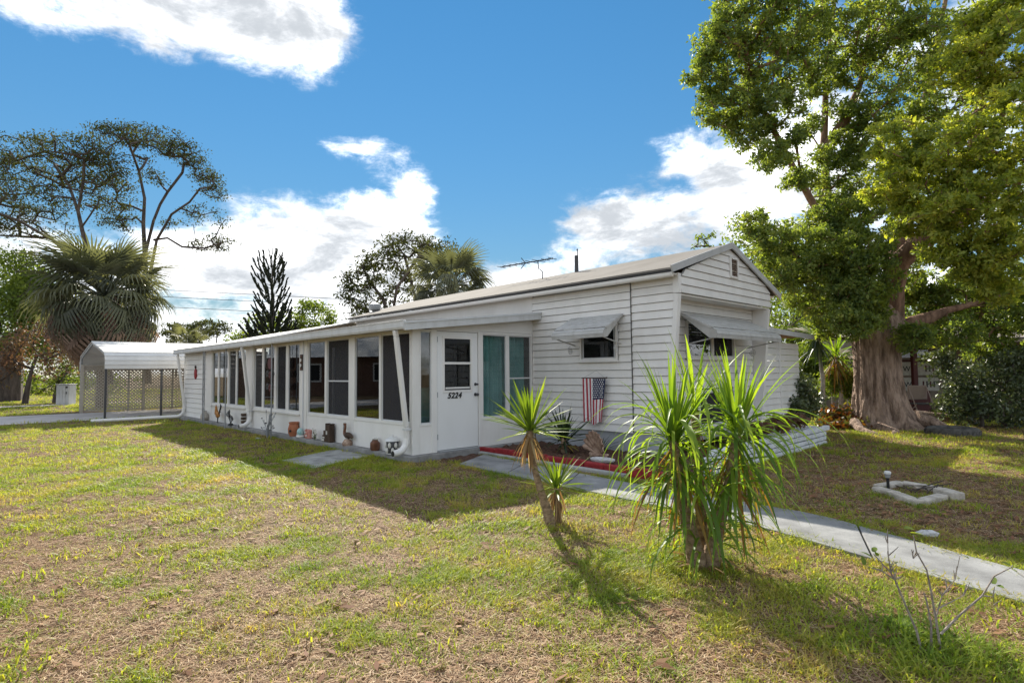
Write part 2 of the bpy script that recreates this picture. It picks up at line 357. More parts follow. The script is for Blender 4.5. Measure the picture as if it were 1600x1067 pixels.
# ------------------------------------------------------------------ the house frame: u along the long wall (away), v towards the back, z up
_a = radians(43.8)
UU = np.array([-sin(_a), cos(_a), 0]); VV = np.array([cos(_a), sin(_a), 0])
OO = gr(645, 711.5, .10); OO[2] = 0
HRZ = atan2(-UU[1], -UU[0])
def hw(u, v, z=0): return OO + UU*u + VV*v + np.array([0, 0, z])
def P(u, v, z): return (-u, v, z)
def uv(p): q = np.asarray(p)-OO; return q@UU, q@VV
H = empty('mobile_home', OO, 'long low white sided mobile home with glazed front porch, gable end and awnings', 'house', rz=HRZ)

# ------------------------------------------------------------------ ground
def gnd():
    m = Mat('lawn_soil'); a = m.noise(.55, 5, .62, 'World'); b = m.noise(7, 6, .7, 'World'); c = m.noise(60, 5, .7, 'World')
    s1 = m.ramp(b, [(.33, (.08, .045, .03)), (.5, (.22, .135, .088)), (.68, (.38, .27, .18))])
    s2 = m.ramp(b, [(.3, (.06, .06, .022)), (.55, (.17, .14, .06)), (.75, (.32, .24, .13))])
    k = m.ramp(a, [(.40, (0, 0, 0)), (.62, (1, 1, 1))])
    col = m.mix(k, s1, s2); col = m.mix(1.0, col, m.ramp(c, [(.3, (.55, .55, .55)), (.7, (1.15, 1.15, 1.15))]), 'MULTIPLY')
    m.col(col).rough(.95, .1); m.bump(m.mix(.5, b, c), 1.0, .05); return m.m
X['ground'] = gnd()
def ground_z(x, y): return 0
mb = MB(); mb.add([(-400, -400, 0), (400, -400, 0), (400, 400, 0), (-400, 400, 0)], [(0, 1, 2, 3)])
setp(mb.build('ground', X['ground']), kind='structure')

# walkway: concrete slabs with open joints
low = [(-.85, .27), (-3.36, .06), (-5.6, -.10), (-7.36, -.66), (-9.6, -1.45), (-13, -2.7)]
upr = [(-.39, 1.16), (-3.47, .78), (-5.79, .70), (-7.31, .03), (-9.3, -.75), (-12.7, -2.0)]
def interp(pl, t):
    d = [0]
    for i in range(1, len(pl)): d.append(d[-1]+math.dist(pl[i], pl[i-1]))
    t *= d[-1]
    for i in range(1, len(pl)):
        if t <= d[i]+1e-9:
            k = (t-d[i-1])/(d[i]-d[i-1]); return tuple(a+(b-a)*k for a, b in zip(pl[i-1], pl[i]))
    return pl[-1]
WALK = empty('walkway', (0, 0, 0), None, None, kind='structure')
NS = 11
for i in range(NS):
    t0, t1 = i/NS+.0008, (i+1)/NS-.0008
    ts = [t0+(t1-t0)*k/4 for k in range(5)]
    lo_ = [hw(*interp(low, t), .035) for t in ts]; up_ = [hw(*interp(upr, t), .035) for t in ts]
    poly = lo_+up_[::-1]; mb = MB(); mb.prism([p-np.array([0, 0, .09]) for p in poly], (0, 0, .09-.002*(i % 2)))
    mb.build('slab', X['walk'], WALK, bevel=.006)
# small concrete pad on the lawn: two broken pieces
PAD = empty('concrete_pad', hw(1.3, -.8), 'stained grey concrete pad lying in the grass beside the long wall', 'concrete pad')
for q in ([(.52, -1.42), (.98, -.19), (1.70, -.19), (1.25, -1.43)], [(1.27, -1.43), (1.72, -.19), (2.25, -.2), (1.62, -1.46)]):
    mb = MB(); mb.prism([hw(u, v, -.02)-hw(1.3, -.8) for u, v in q], (0, 0, .045)); mb.build('slab', X['pad'], PAD, bevel=.008)
# driveway to the carport, far pavement
mb = MB(); mb.prism([hw(u, v, -.05) for u, v in [(15.2, -30), (15.2, 8), (19.9, 8), (19.9, -30)]], (0, 0, .058)); setp(mb.build('driveway', X['drive']), kind='structure')
mb = MB(); mb.prism([hw(u, v, -.05) for u, v in [(28.5, -40), (28.5, 40), (29.8, 40), (29.8, -40)]], (0, 0, .06)); setp(mb.build('far_pavement', X['drive']), kind='structure')
# planting bed soil (a sheet of mulch with relief)
def patch(name, poly, z, mat, amp=.03, step=.07):
    us = [p[0] for p in poly]; vs = [p[1] for p in poly]; mb = MB(); idx = {}
    def inside(a, b):
        c = False; n = len(poly)
        for i in range(n):
            (x1, y1), (x2, y2) = poly[i], poly[(i+1) % n]
            if (y1 > b) != (y2 > b) and a < (x2-x1)*(b-y1)/(y2-y1)+x1: c = not c
        return c
    nu = int((max(us)-min(us))/step)+1; nv = int((max(vs)-min(vs))/step)+1
    for i in range(nu+1):
        for j in range(nv+1):
            idx[i, j] = len(mb.v); mb.v.append(tuple(hw(min(us)+i*step, min(vs)+j*step, z+random.uniform(-amp, amp))))
    for i in range(nu):
        for j in range(nv):
            if inside(min(us)+(i+.5)*step, min(vs)+(j+.5)*step):
                mb.f.append((idx[i, j], idx[i, j+1], idx[i+1, j+1], idx[i+1, j])); mb.m.append(0)
    return setp(mb.build(name, mat), kind='structure')
patch('bed_soil', [(-.14, 1.36), (-.14, 2.78), (-3.2, 2.78), (-3.2, 6.5), (-3.96, 6.5), (-3.96, 1.34), (-3.0, 1.34)], .08, X['soil'])
patch('mulch_strip', [(-.14, .45), (-.14, 1.3), (-.42, 1.2), (-.80, .42)], .02, X['soil'], .012)

# ------------------------------------------------------------------ house: foundation, porch
MB().box(P(-.13, -.16, -.2), P(13.42, 2.6, .10)).build('foundation', X['slab'], H, bevel=.012)
def qboard(name, a, b, c, d, n, mat, lo=.022, hi=.002, parent=H):
    """a,b bottom corners, c,d top corners (u,v,z), n outward (u,v) -> one lapped board"""
    nn = Vector((-n[0], n[1], 0)); a, b, c, d = [Vector(P(*p)) for p in (a, b, c, d)]
    a, b = a+(d-a)*.058, b+(c-b)*.058         # open shadow gap under the lap
    mb = MB(); mb.hexa([a+nn*lo, b+nn*lo, c+nn*hi, d+nn*hi], [a-nn*.03, b-nn*.03, c-nn*.03, d-nn*.03]); mb.f = [f[::-1] for f in mb.f] if False else mb.f
    return mb.build(name, mat, parent)
def holed(name, s0, s1, z0, z1, pos, n, mat, holes, st=None):
    """a board from s0 to s1 (s0 < s1; pos(s, z) -> u,v,z) cut round window openings; st(z) moves the end s1 with height"""
    for h0, h1, hz0, hz1 in holes:
        if z1 > hz0+.004 and z0 < hz1-.004 and h0 > s0 and h1 < s1:
            holed(name, s0, h0, z0, z1, pos, n, mat, [], None); holed(name, h1, s1, z0, z1, pos, n, mat, [], st)
            if z1 > hz1+.01: qboard(name, pos(h0, hz1), pos(h1, hz1), pos(h1, z1), pos(h0, z1), n, mat)
            if z0 < hz0-.01: qboard(name, pos(h0, z0), pos(h1, z0), pos(h1, hz0), pos(h0, hz0), n, mat)
            return
    e0, e1 = (st(z0), st(z1)) if st else (s1, s1)
    qboard(name, pos(s0, z0), pos(e0, z0), pos(e1, z1), pos(s0, z1), n, mat)
# kick panels and mullion posts on the long wall (v = 0)
for a, b in [(10.42, 7.33), (7.31, 4.14), (4.12, 2.01), (1.99, .02)]:
    MB().box(P(a, .0, .10), P(b, .05, .562)).build('kick_panel', X['panel'], H, bevel=.003)
for a, b in [(.02, .455), (1.42, 2.80)]:
    MB().box(P(.0, a, .10), P(.05, b, .562)).build('kick_panel', X['panel'], H, bevel=.003)
for a, b in [(13.30, 13.16), (10.86, 10.38), (7.53, 7.08), (4.25, 3.93)]:
    MB().box(P(a, -.02, .10 if a > 9 or a < 5 else .10), P(b, .07, 2.14)).build('wall_post', X['trim'], H, bevel=.004)
MB().box(P(4.105, -.035, .10), P(4.06, -.021, 2.12)).build('seam_strip', X['alu'], H)
MB().box(P(2.07, -.012, .10), P(1.93, .06, 2.14)).build('wall_post', X['trim'], H, bevel=.004)
MB().box(P(-.012, -.012, .10), P(.03, .12, 2.14)).build('corner_post', X['trim'], H, bevel=.006)
for a, b in [(.37, .475), (1.385, 1.46)]:
    MB().box(P(-.015, a, .10 if a > 1 else .10), P(.06, b, 2.15)).build('wall_post', X['trim'], H, bevel=.004)
MB().box(P(-.012, 2.76, .10), P(.06, 2.80, 2.2)).build('wall_post', X['trim'], H)
# far siding of the porch
z = .10; k = 0
while z < 2.08:
    z1 = min(z+.150, 2.12); qboard('siding_board', (13.17, 0, z), (10.86, 0, z), (10.86, 0, z1), (13.17, 0, z1), (0, -1), X['siding']); z = z1
for i in range(13):
    z = .1+.155*i; qboard('siding_board', (13.30, .07, z), (13.30, 2.75, z), (13.30, 2.75, z+.155), (13.30, .07, z+.155), (1, 0), X['siding'])
# header above the windows, wedge panel above the door wall
MB().box(P(13.3, .0, 2.13), P(-.0, .05, 2.25)).build('header', X['trim'], H)
mb = MB(); mb.prism([P(-.004, .0, 2.155), P(-.004, 2.8, 2.155), P(-.004, 2.8, 2.50), P(-.004, .0, 2.22)], (-.05, 0, 0)); mb.build('header', X['panel'], H)
# inner shell of the porch
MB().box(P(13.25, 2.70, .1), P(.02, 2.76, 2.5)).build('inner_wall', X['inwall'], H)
MB().box(P(13.2, .06, .101), P(.06, 2.69, .112)).build('porch_floor', X['slab'], H)
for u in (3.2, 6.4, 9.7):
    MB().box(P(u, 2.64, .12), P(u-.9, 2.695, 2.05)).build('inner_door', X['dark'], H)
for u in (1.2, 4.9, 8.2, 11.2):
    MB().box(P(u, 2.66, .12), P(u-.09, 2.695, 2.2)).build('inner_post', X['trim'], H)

def window(a, b, z0, z1, axis='v', plane=0.0, lites=(), frame=.045, depth=.05, sill=True, out=-1, mid=None, parent=H):
    """axis 'v': lies in v=plane, spans u; axis 'u': lies in u=plane, spans v. lites: (s0,s1,kind,recess,bar)"""
    def Q(s, t, z):     # s along, t depth inwards
        return P(s, plane-out*t if False else plane+t, z) if axis == 'v' else P(plane+t, s, z)
    mb = MB(); f = frame
    lo_, hi_ = min(a, b), max(a, b)
    mb.box(Q(lo_, -.012, z1-f), Q(hi_, depth, z1)); mb.box(Q(lo_, -.012, z0), Q(hi_, depth, z0+f))
    mb.box(Q(lo_, -.012, z0+f), Q(lo_+f, depth, z1-f)); mb.box(Q(hi_-f, -.012, z0+f), Q(hi_, depth, z1-f))
    if sill: mb.box(Q(lo_-.03, -.045, z0-.028), Q(hi_+.03, .0, z0-.002))
    ls = sorted([(min(l[0], l[1]), max(l[0], l[1]))+tuple(l[2:]) for l in lites])
    for i in range(len(ls)-1):
        mb.box(Q(ls[i][1]+.001, -.006+.0, z0+f), Q(ls[i+1][0]-.001, depth-.004, z1-f))
    w = mb.build('window', X['trim'], parent)
    for s0, s1, kind, rec, bars in ls:
        g = MB(); g.box(Q(s0-.004, rec, z0+f-.004), Q(s1+.004, rec+.004, z1-f+.004)); g.build('pane', X[kind], w)
        for zb in bars:
            g = MB(); g.box(Q(s0, rec-.012, zb-.013), Q(s1, rec+.012, zb+.013)); g.build('glazing_bar', X['alu'], w)
        g = MB()
        for sa, sb in ((s0, s0+.018), (s1-.018, s1)): g.box(Q(sa, rec-.010, z0+f), Q(sb, rec+.010, z1-f))
        g.box(Q(s0+.018, rec-.010, z0+f), Q(s1-.018, rec+.010, z0+f+.02)); g.box(Q(s0+.018, rec-.010, z1-f-.02), Q(s1-.018, rec+.010, z1-f)); g.build('sash', X['alu'], w)
    return w
window(10.36, 7.55, .57, 2.125, lites=[(10.30, 9.86, 'glass', .02, ()), (9.74, 9.02, 'glass', .012, ()), (8.91, 8.36, 'screen2', .03, ()), (8.26, 7.62, 'glass', .014, ())])
window(7.06, 4.27, .57, 2.125, lites=[(7.00, 6.48, 'screen2', .03, ()), (6.37, 5.73, 'glass', .012, ()), (5.59, 5.05, 'screen2', .03, ()), (4.91, 4.33, 'glass', .014, ())])
window(3.92, 2.07, .565, 2.135, lites=[(3.86, 3.12, 'glass', .014, ()), (3.03, 2.12, 'screen2', .03, (1.28,))], sill=False)
window(1.93, .03, .565, 2.135, lites=[(1.87, 1.03, 'glass', .014, ()), (.97, .06, 'screen', .03, ())], sill=False)
window(.12, .39, .555, 2.14, 'u', 0, lites=[(.145, .365, 'clear', .014, ())], sill=False, frame=.03)
window(1.45, 2.78, .564, 2.15, 'u', 0, lites=[(1.49, 2.07, 'clear', .014, ()), (2.15, 2.73, 'clear', .02, (1.30,))], sill=False)
# inside: teal curtain, teal cabinet, white post
cur = MB(); n = 60
for i in range(n+1):
    v = 1.40+1.36*i/n; du = .13+.035*sin(i*1.25)+.012*sin(i*.47)
    cur.v += [P(du, v, .55), P(du, v, 2.12)]
for i in range(n): cur.f.append((2*i, 2*i+2, 2*i+3, 2*i+1)); cur.m.append(0)
c = cur.build('curtain', X['teal'], None, True); c.matrix_world = Matrix.Translation(Vector(OO)) @ Matrix.Rotation(HRZ, 4, 'Z')
setp(c, 'teal green curtain hanging behind the window right of the white door', 'curtain')
mb = MB(); mb.box(P(.25, .10, .12), P(.75, .98, 1.13)); mb.box(P(.22, .08, 1.131), P(.78, 1.0, 1.16))
c = mb.build('cabinet', X['teal']); c.matrix_world = Matrix.Translation(Vector(OO)) @ Matrix.Rotation(HRZ, 4, 'Z')
setp(c, 'teal cabinet inside the porch behind the narrow sidelight', 'cabinet')
# door
DR = MB().box(P(.012, .485, .125), P(.05, 1.375, 2.12))
DR = MB()
for bx in [((.0, .485, .125), (.045, 1.375, 1.09)), ((.0, .485, 2.03), (.045, 1.375, 2.12)), ((.0, .485, 1.09), (.045, .61, 2.03)), ((.0, 1.24, 1.09), (.045, 1.375, 2.03))]:
    DR.box(P(*bx[0]), P(*bx[1]))
DR = DR.build('door', X['doorw'], H, bevel=.004)
mb = MB()
for bx in [((-.008, .60, 2.00), (.03, 1.25, 2.045)), ((-.008, .60, 1.075), (.03, 1.25, 1.12)), ((-.008, .60, 1.12), (.03, .64, 2.0)), ((-.008, 1.21, 1.12), (.03, 1.25, 2.0)), ((-.014, .63, 1.56), (.028, 1.22, 1.60)), ((.002, .665, 1.14), (.026, 1.195, 1.17))]:
    mb.box(P(*bx[0]), P(*bx[1]))
mb.build('door_window_frame', X['trim'], DR, bevel=.003)
MB().box(P(.010, .63, 1.59), P(.014, 1.22, 2.01)).build('pane', X['glass'], DR)
MB().box(P(.020, .63, 1.11), P(.024, 1.22, 1.57)).build('pane', X['glass'], DR)
MB().box(P(-.004, .645, 1.122), P(.012, 1.205, 1.137)).build('window_track', X['black'], DR)
for zz, rr in ((1.21, .026), (1.03, .03)):
    mb = MB(); mb.tube([P(-.002, 1.315, zz), P(-.012, 1.315, zz)], rr, 14); mb.tube([P(-.012, 1.315, zz), P(-.04, 1.315, zz), P(-.05, 1.315, zz)], [.012, .014, .026 if zz < 1.1 else .018], 12)
    mb.tube([P(-.05, 1.315, zz), P(-.075, 1.315, zz), P(-.085, 1.315, zz)], [.026, .028, .014] if zz < 1.1 else [.018, .016, .01], 12)
    mb.build('door_knob' if zz < 1.1 else 'deadbolt', X['darkm'], DR, True)
for zz in (.35, 1.05, 1.98): MB().box(P(-.014, .474, zz-.045), P(.0, .492, zz+.045)).build('hinge', X['greym'], DR)
MB().box(P(-.10, .47, .101), P(.05, 1.39, .12)).build('threshold', X['greym'], H, bevel=.004)
MB().box(P(-.006, .476, 2.126), P(.05, 1.384, 2.17)).build('door_head', X['trim'], H)
tcv = bpy.data.curves.new('house_number', 'FONT'); tcv.body = '5224'; tcv.size = .135; tcv.shear = .28; tcv.extrude = .004; tcv.align_x = 'CENTER'; tcv.offset = .0045; tcv.space_character = 1.12
dg = bpy.context.evaluated_depsgraph_get(); to = bpy.data.objects.new('tmp', tcv); COL.objects.link(to); dg.update()
tm = bpy.data.meshes.new_from_object(to.evaluated_get(dg)); bpy.data.objects.remove(to); tm.name = 'house_number'; tm.materials.clear(); tm.materials.append(X['black'])
# the door faces -u, that is local +X: text x axis runs along +v (local +Y), up is z
to = link('house_number', tm, DR); to.matrix_local = Matrix(((0, 0, 1, .006), (1, 0, 0, .845), (0, 1, 0, .985), (0, 0, 0, 1)))

# ------------------------------------------------------------------ porch roof, fascia, gutters
def slab4(name, q, th, mat, parent=H):
    a = [V3(P(*p)) for p in q]; mb = MB(); mb.hexa([p-Vector((0, 0, th)) for p in a], a); return mb.build(name, mat, parent)
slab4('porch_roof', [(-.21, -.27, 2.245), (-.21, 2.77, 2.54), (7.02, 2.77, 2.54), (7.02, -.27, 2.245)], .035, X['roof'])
slab4('porch_roof', [(7.03, -.27, 2.247), (7.03, 2.7, 2.90), (13.34, 2.7, 2.88), (13.34, -.27, 2.247)], .03, X['white'])
slab4('porch_roof', [(7.03, 2.71, 2.90), (7.03, 6.4, 2.2), (13.34, 6.4, 2.2), (13.34, 2.71, 2.88)], .03, X['white'])
mb = MB(); prof = [(-.28, 2.105), (-.32, 2.105), (-.335, 2.14), (-.335, 2.215), (-.345, 2.25), (-.28, 2.25)]
mb.prism([P(-.24, v, z) for v, z in prof], (-13.60, 0, 0)); mb.build('gutter', X['fascia'], H, bevel=.004)
mb = MB(); mb.prism([P(-.225, -.31, 2.085), P(-.225, 2.78, 2.425), P(-.225, 2.78, 2.555), P(-.225, -.31, 2.215)], (.03, 0, 0)); mb.build('rake_fascia', X['fascia'], H, bevel=.003)
mb = MB(); mb.prism([P(-.257, -.31, 2.195), P(-.257, 2.78, 2.535), P(-.257, 2.78, 2.567), P(-.257, -.31, 2.227)], (.012, 0, 0)); mb.build('drip_edge', X['alu'], H)
MB().box(P(13.38, -.27, 2.15), P(13.34, 2.7, 2.25)).build('rake_fascia', X['fascia'], H)
# slim iron roof posts
for u, two_ in ((10.29, 1), (8.30, 0), (5.18, 0)):
    mb = MB(); mb.tube([P(u, -.27, 0), P(u, -.27, 2.11)], .016, 8)
    if two_:
        mb.tube([P(u-.14, -.27, 0), P(u-.14, -.27, 2.11)], .016, 8)
        for k in range(9): mb.tube([P(u, -.27, .2+k*.21), P(u-.14, -.27, .3+k*.21)], .008, 6)
    mb.build('roof_post', X['greym'], H, True)
# downspouts
for u, foot in ((.06, 1), (7.06, 1), (13.02, 2)):
    mb = MB(); pts = [P(u, -.29, 2.10), P(u, -.27, 2.0), P(u, -.085, .55), P(u, -.075, .36)]
    for a, b in zip(pts[:-1], pts[1:]): mb.bar(a, b, .085, .065, up=(0, 1, 0))
    d = mb.build('downspout', X['trim'], H, bevel=.012)
    mb = MB(); arc = [P(u, -.075, .37)]+[P(u+(.0), -.075-.20*(1-cos(t)), .36-.20*sin(t)) for t in [pi/2*i/6 for i in range(1, 7)]]
    if foot == 2: arc = [P(u, -.075, .37)]+[P(u+.12*(1-cos(t)), -.075-.18*(1-cos(t)), .30-.20*sin(t)) for t in [pi/2*i/6 for i in range(1, 7)]]+[P(u+.55, -1.3, .07), P(u+.9, -2.4, .05)]
    else: arc += [P(u+.0, -.33, .155)]
    mb.tube(arc, [.050]+[.054]*(len(arc)-1), 12); mb.build('elbow', X['trim'], d, True)
    if foot == 1:
        mb = MB(); mb.tube([P(u, -.331, .155), P(u, -.336, .155)], .045, 12); mb.build('outlet', X['black'], d)
        MB().box(P(u-.055, -.12, .50), P(u+.055, -.03, .53)).build('strap', X['alu'], d)

# ------------------------------------------------------------------ trailer body
def uf(z): return -3.22+(2.91-z)*.092          # front edge leans back downwards
zt = 2.90; rows = 19; ex = .131
SEAM = -2.31
wpos = lambda q, z: (-q, 2.8, z)
for i in range(rows):
    z1 = zt-i*ex; z0 = z1-ex
    holed('siding_board', .005, -SEAM-.004, z0-.03, z1-.03, wpos, (0, -1), X['siding'], [(1.18, 2.04, 1.58, 2.26)])
    holed('siding_board', -SEAM+.004, 3.12, z0, z1, wpos, (0, -1), X['siding'], [], (lambda z: -uf(z)-.06) if z0 < 2.6 else None)
mb = MB(); mb.prism([P(-.01, 2.832, .1), P(-2.96, 2.832, .1), P(-3.10, 2.832, 2.9), P(-.01, 2.832, 2.9)], (0, .03, 0))
for f_ in (0,): pass
BK = MB()
for a_, b_, z0, z1 in ((-.01, -1.18, .1, 2.9), (-2.04, -2.95, .1, 2.9), (-1.18, -2.04, .1, 1.58), (-1.18, -2.04, 2.26, 2.9)): BK.box(P(a_, 2.832, z0), P(b_, 2.86, z1))
BK.build('wall_backing', X['rake'], H)
mb = MB(); mb.tube([P(SEAM, 2.772, 2.88), P(SEAM, 2.772, .40)], .007, 6); mb.build('cable', X['black'], H)
MB().box(P(.0, 2.79, 2.50), P(7.0, 2.83, 2.93)).build('upper_wall', X['siding'], H)
MB().box(P(6.99, 2.83, 2.2), P(7.03, 6.3, 2.95)).build('end_wall', X['siding'], H)
MB().box(P(-.02, 2.83, .05), P(-3.05, 2.9, .43)).build('skirting', X['skirt'], H)
# corner trim leaning with the front
mb = MB(); mb.hexa([P(uf(2.62)+.075, 2.775, 2.62), P(uf(2.62)-.0, 2.775, 2.62), P(uf(2.62)-.0, 2.87, 2.62), P(uf(2.62)+.075, 2.87, 2.62)],
                   [P(uf(.40)+.075, 2.775, .40), P(uf(.40), 2.775, .40), P(uf(.40), 2.87, .40), P(uf(.40)+.075, 2.87, .40)]); mb.build('corner_trim', X['trim'], H)
MB().box(P(-3.10, 2.772, 2.63), P(-3.20, 2.86, 2.94)).build('corner_trim', X['trim'], H)
# gable boards
def gv(z): return 2.86+max(0, (z-2.97))/.352, 6.29-max(0, (z-2.97))/.352
z = 2.63
while z < 3.55:
    z1 = min(z+.133, 3.56); a0, b0 = gv(z); a1, b1 = gv(z1)
    qboard('gable_board', (-3.19, a0, z), (-3.19, b0, z), (-3.19, b1, z1), (-3.19, a1, z1), (-1, 0), X['siding']); z = z1
MB().box(P(-3.17, 2.87, 2.60), P(-2.80, 6.29, 2.628)).build('soffit', X['trim'], H)
# recessed front wall, right cheek
z = .30; FR = []
while z < 2.60:
    z1 = min(z+.131, 2.60); a = -2.86+.012*(2.6-z); b = -2.86+.012*(2.6-z1)
    holed('front_board', 2.88, 6.18, z, z1, (lambda q, zz: (-2.86+.012*(2.6-zz), q, zz)), (-1, 0), X['siding'], [(3.54, 5.34, 1.60, 2.28), (3.88, 5.32, .40, 1.09)]); z = z1
BK = MB()
for a_, b_, z0, z1 in ((2.9, 3.54, .2, 2.6), (5.34, 6.2, .2, 2.6), (3.54, 5.34, 2.28, 2.6), (3.54, 5.34, 1.09, 1.60), (3.54, 3.88, .2, 1.09), (3.88, 5.34, .2, .40)): BK.box(P(-2.81, a_, z0), P(-2.78, b_, z1))
BK.build('wall_backing', X['rake'], H)
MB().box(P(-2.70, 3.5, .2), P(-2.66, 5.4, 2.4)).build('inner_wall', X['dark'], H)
mb = MB(); mb.hexa([P(-2.80, 6.19, 2.60), P(uf(2.6), 6.19, 2.60), P(uf(2.6), 6.28, 2.60), P(-2.80, 6.28, 2.60)], [P(-2.80, 6.19, .2), P(uf(.2), 6.19, .2), P(uf(.2), 6.28, .2), P(-2.80, 6.28, .2)])
mb.build('side_cheek', X['panel'], H)
# trailer roof
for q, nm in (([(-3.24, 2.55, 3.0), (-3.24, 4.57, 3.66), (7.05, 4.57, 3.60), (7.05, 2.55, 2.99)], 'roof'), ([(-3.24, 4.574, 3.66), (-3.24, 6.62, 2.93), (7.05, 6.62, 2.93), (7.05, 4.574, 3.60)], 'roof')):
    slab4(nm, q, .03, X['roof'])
for a, b in (((-3.265, 2.50, 2.965), (-3.265, 4.57, 3.625)), ((-3.265, 4.57, 3.625), (-3.265, 6.68, 2.885))):
    mb = MB(); d = Vector((0, b[1]-a[1], b[2]-a[2])).normalized(); 
    pa, pb = Vector(P(*a)), Vector(P(*b)); n_ = Vector((0, -d.z, d.y))*.055
    mb.hexa([pa-n_, pb-n_, pb+n_, pa+n_], [p+Vector((-.03, 0, 0)) for p in (pa-n_, pb-n_, pb+n_, pa+n_)]); mb.build('rake_trim', X['rake'], H, bevel=.003)
MB().box(P(-3.20, 2.57, 2.945), P(7.03, 2.62, 2.972)).build('eave_drip', X['darkm'], H)
mb = MB(); mb.prism([P(-3.2, v, z) for v, z in [(2.64, 2.86), (2.60, 2.865), (2.585, 2.89), (2.585, 2.935), (2.64, 2.935)]], (-10.24, 0, 0)); mb.build('gutter', X['trim'], H, bevel=.004)
MB().box(P(-3.18, 2.642, 2.905), P(7.0, 2.80, 2.93)).build('soffit', X['trim'], H)
MB().box(P(-3.16, 6.31, 2.86), P(-1., 6.6, 2.885)).build('soffit', X['trim'], H)
MB().box(P(-2.95, 6.25, .1), P(6.9, 6.29, 2.9)).build('back_wall', X['siding'], H)
# gable vent
GV = MB(); GV.box(P(-3.205, 4.53, 3.05), P(-3.235, 4.57, 3.42)); GV.box(P(-3.205, 4.80, 3.05), P(-3.235, 4.84, 3.42)); GV.box(P(-3.205, 4.57, 3.05), P(-3.235, 4.80, 3.08)); GV.box(P(-3.205, 4.57, 3.39), P(-3.235, 4.80, 3.42))
GV = GV.build('gable_vent', X['trim'], H)
MB().box(P(-3.203, 4.57, 3.08), P(-3.209, 4.80, 3.39)).build('vent_backing', X['dkwood'], GV)
for i in range(9):
    z = 3.09+i*.034; mb = MB(); mb.bar(P(-3.222, 4.571, z+.006), P(-3.222, 4.799, z+.006), .026, .008, up=(.6, 0, .8)); mb.build('slat', X['rock'], GV)
# windows of the trailer
window(-1.20, -2.02, 1.60, 2.24, 'v', 2.775, lites=[(-1.26, -1.96, 'glass', .015, ())], frame=.035, depth=.045)
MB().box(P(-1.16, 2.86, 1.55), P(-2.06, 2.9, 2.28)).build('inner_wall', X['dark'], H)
window(3.56, 5.32, 1.62, 2.26, 'u', -2.885, lites=[(3.60, 4.42, 'glass', .012, ()), (4.50, 5.28, 'screen2', .02, ())], frame=.035, depth=.05)
window(3.90, 5.30, .42, 1.07, 'u', -2.885, lites=[(3.94, 5.26, 'screen', .012, ())], frame=.04, depth=.05)
# awnings: lapped slats, rolled edge, side cheeks and scrolled arms
def awning(pt0, along, out, L, top, drop, depth, ns):
    """pt0 upper corner on the wall (u,v,z); along/out unit (u,v)"""
    def Q(s, t, z): return P(pt0[0]+along[0]*s+out[0]*t, pt0[1]+along[1]*s+out[1]*t, z)
    prof = [(0, top), (depth*.86, top-drop*.62), (depth*.97, top-drop*.72), (depth, top-drop*.86), (depth*.985, top-drop)]
    fr = MB()
    for s in (0, L): fr.bar(Q(s, 0, top), Q(s, depth*.86, top-drop*.62), .02, .03)
    A = fr.build('awning', X['awning'], H)
    for i in range(ns):
        t0 = i/ns; t1 = (i+1)/ns; p0 = (depth*.86*t0, top-drop*.62*t0); p1 = (depth*.86*t1, top-drop*.62*t1)
        mb = MB(); hh = .030
        sec = [(p0[0]+.004, p0[1]-.004), (p0[0]+.004, p0[1]+.006), (p0[0]+.03, p0[1]+.012), (p1[0]-.012, p1[1]+.030), (p1[0]+.006, p1[1]+.022), (p1[0]+.006, p1[1]+.014), (p1[0]-.02, p1[1]+.016)]
        mb.prism([Q(0, t, z) for t, z in sec], Vector(Q(L, 0, 0))-Vector(Q(0, 0, 0))); mb.build('slat', X['awning'], A)
    for k in range(1, len(prof)-1):
        (t0, z0), (t1, z1) = prof[k], prof[k+1]; mb = MB()
        mb.bar(Q(0, (t0+t1)/2, (z0+z1)/2), Q(L, (t0+t1)/2, (z0+z1)/2), math.dist((t0, z0), (t1, z1))*.96, .016, up=tuple(np.array(Q(0, z1-z0, 0))-np.array(Q(0, 0, 0))+np.array((0, 0, -(t1-t0))))); mb.build('slat', X['awning'], A)
    for s, e in ((0, .006), (L, -.006)):    # side cheeks
        mb = MB(); mb.prism([Q(s, 0, top), Q(s, depth*.86, top-drop*.62), Q(s, depth*.97, top-drop*.72), Q(s, depth, top-drop*.86), Q(s, depth*.985, top-drop), Q(s, depth*.8, top-drop*.98)], Vector(Q(e, 0, 0))-Vector(Q(0, 0, 0))); mb.build('side_cheek', X['awning'], A)
    for s in (.06, L-.06):                  # arms with a scroll
        mb = MB(); zb = top-drop*1.08
        mb.tube([Q(s, depth*.97, top-drop*.95), Q(s, .0, zb-.06)], .011, 6)
        sc = []
        for k in range(22):
            th = k/21*2.2*2*pi; r = .075*(1-k/24); sc.append(Q(s, .13+r*sin(th)*.95, zb-.15+r*cos(th)))
        mb.tube(sc, .006, 5); mb.build('arm', X['awning'], A, True)
    return A
awning((-1.03, 2.775, 2.37), (-1, 0), (0, -1), 1.12, 2.37, .40, .56, 6)
awning((-2.89, 3.30, 2.36), (0, 1), (-1, 0), 2.55, 2.36, .44, .66, 7)
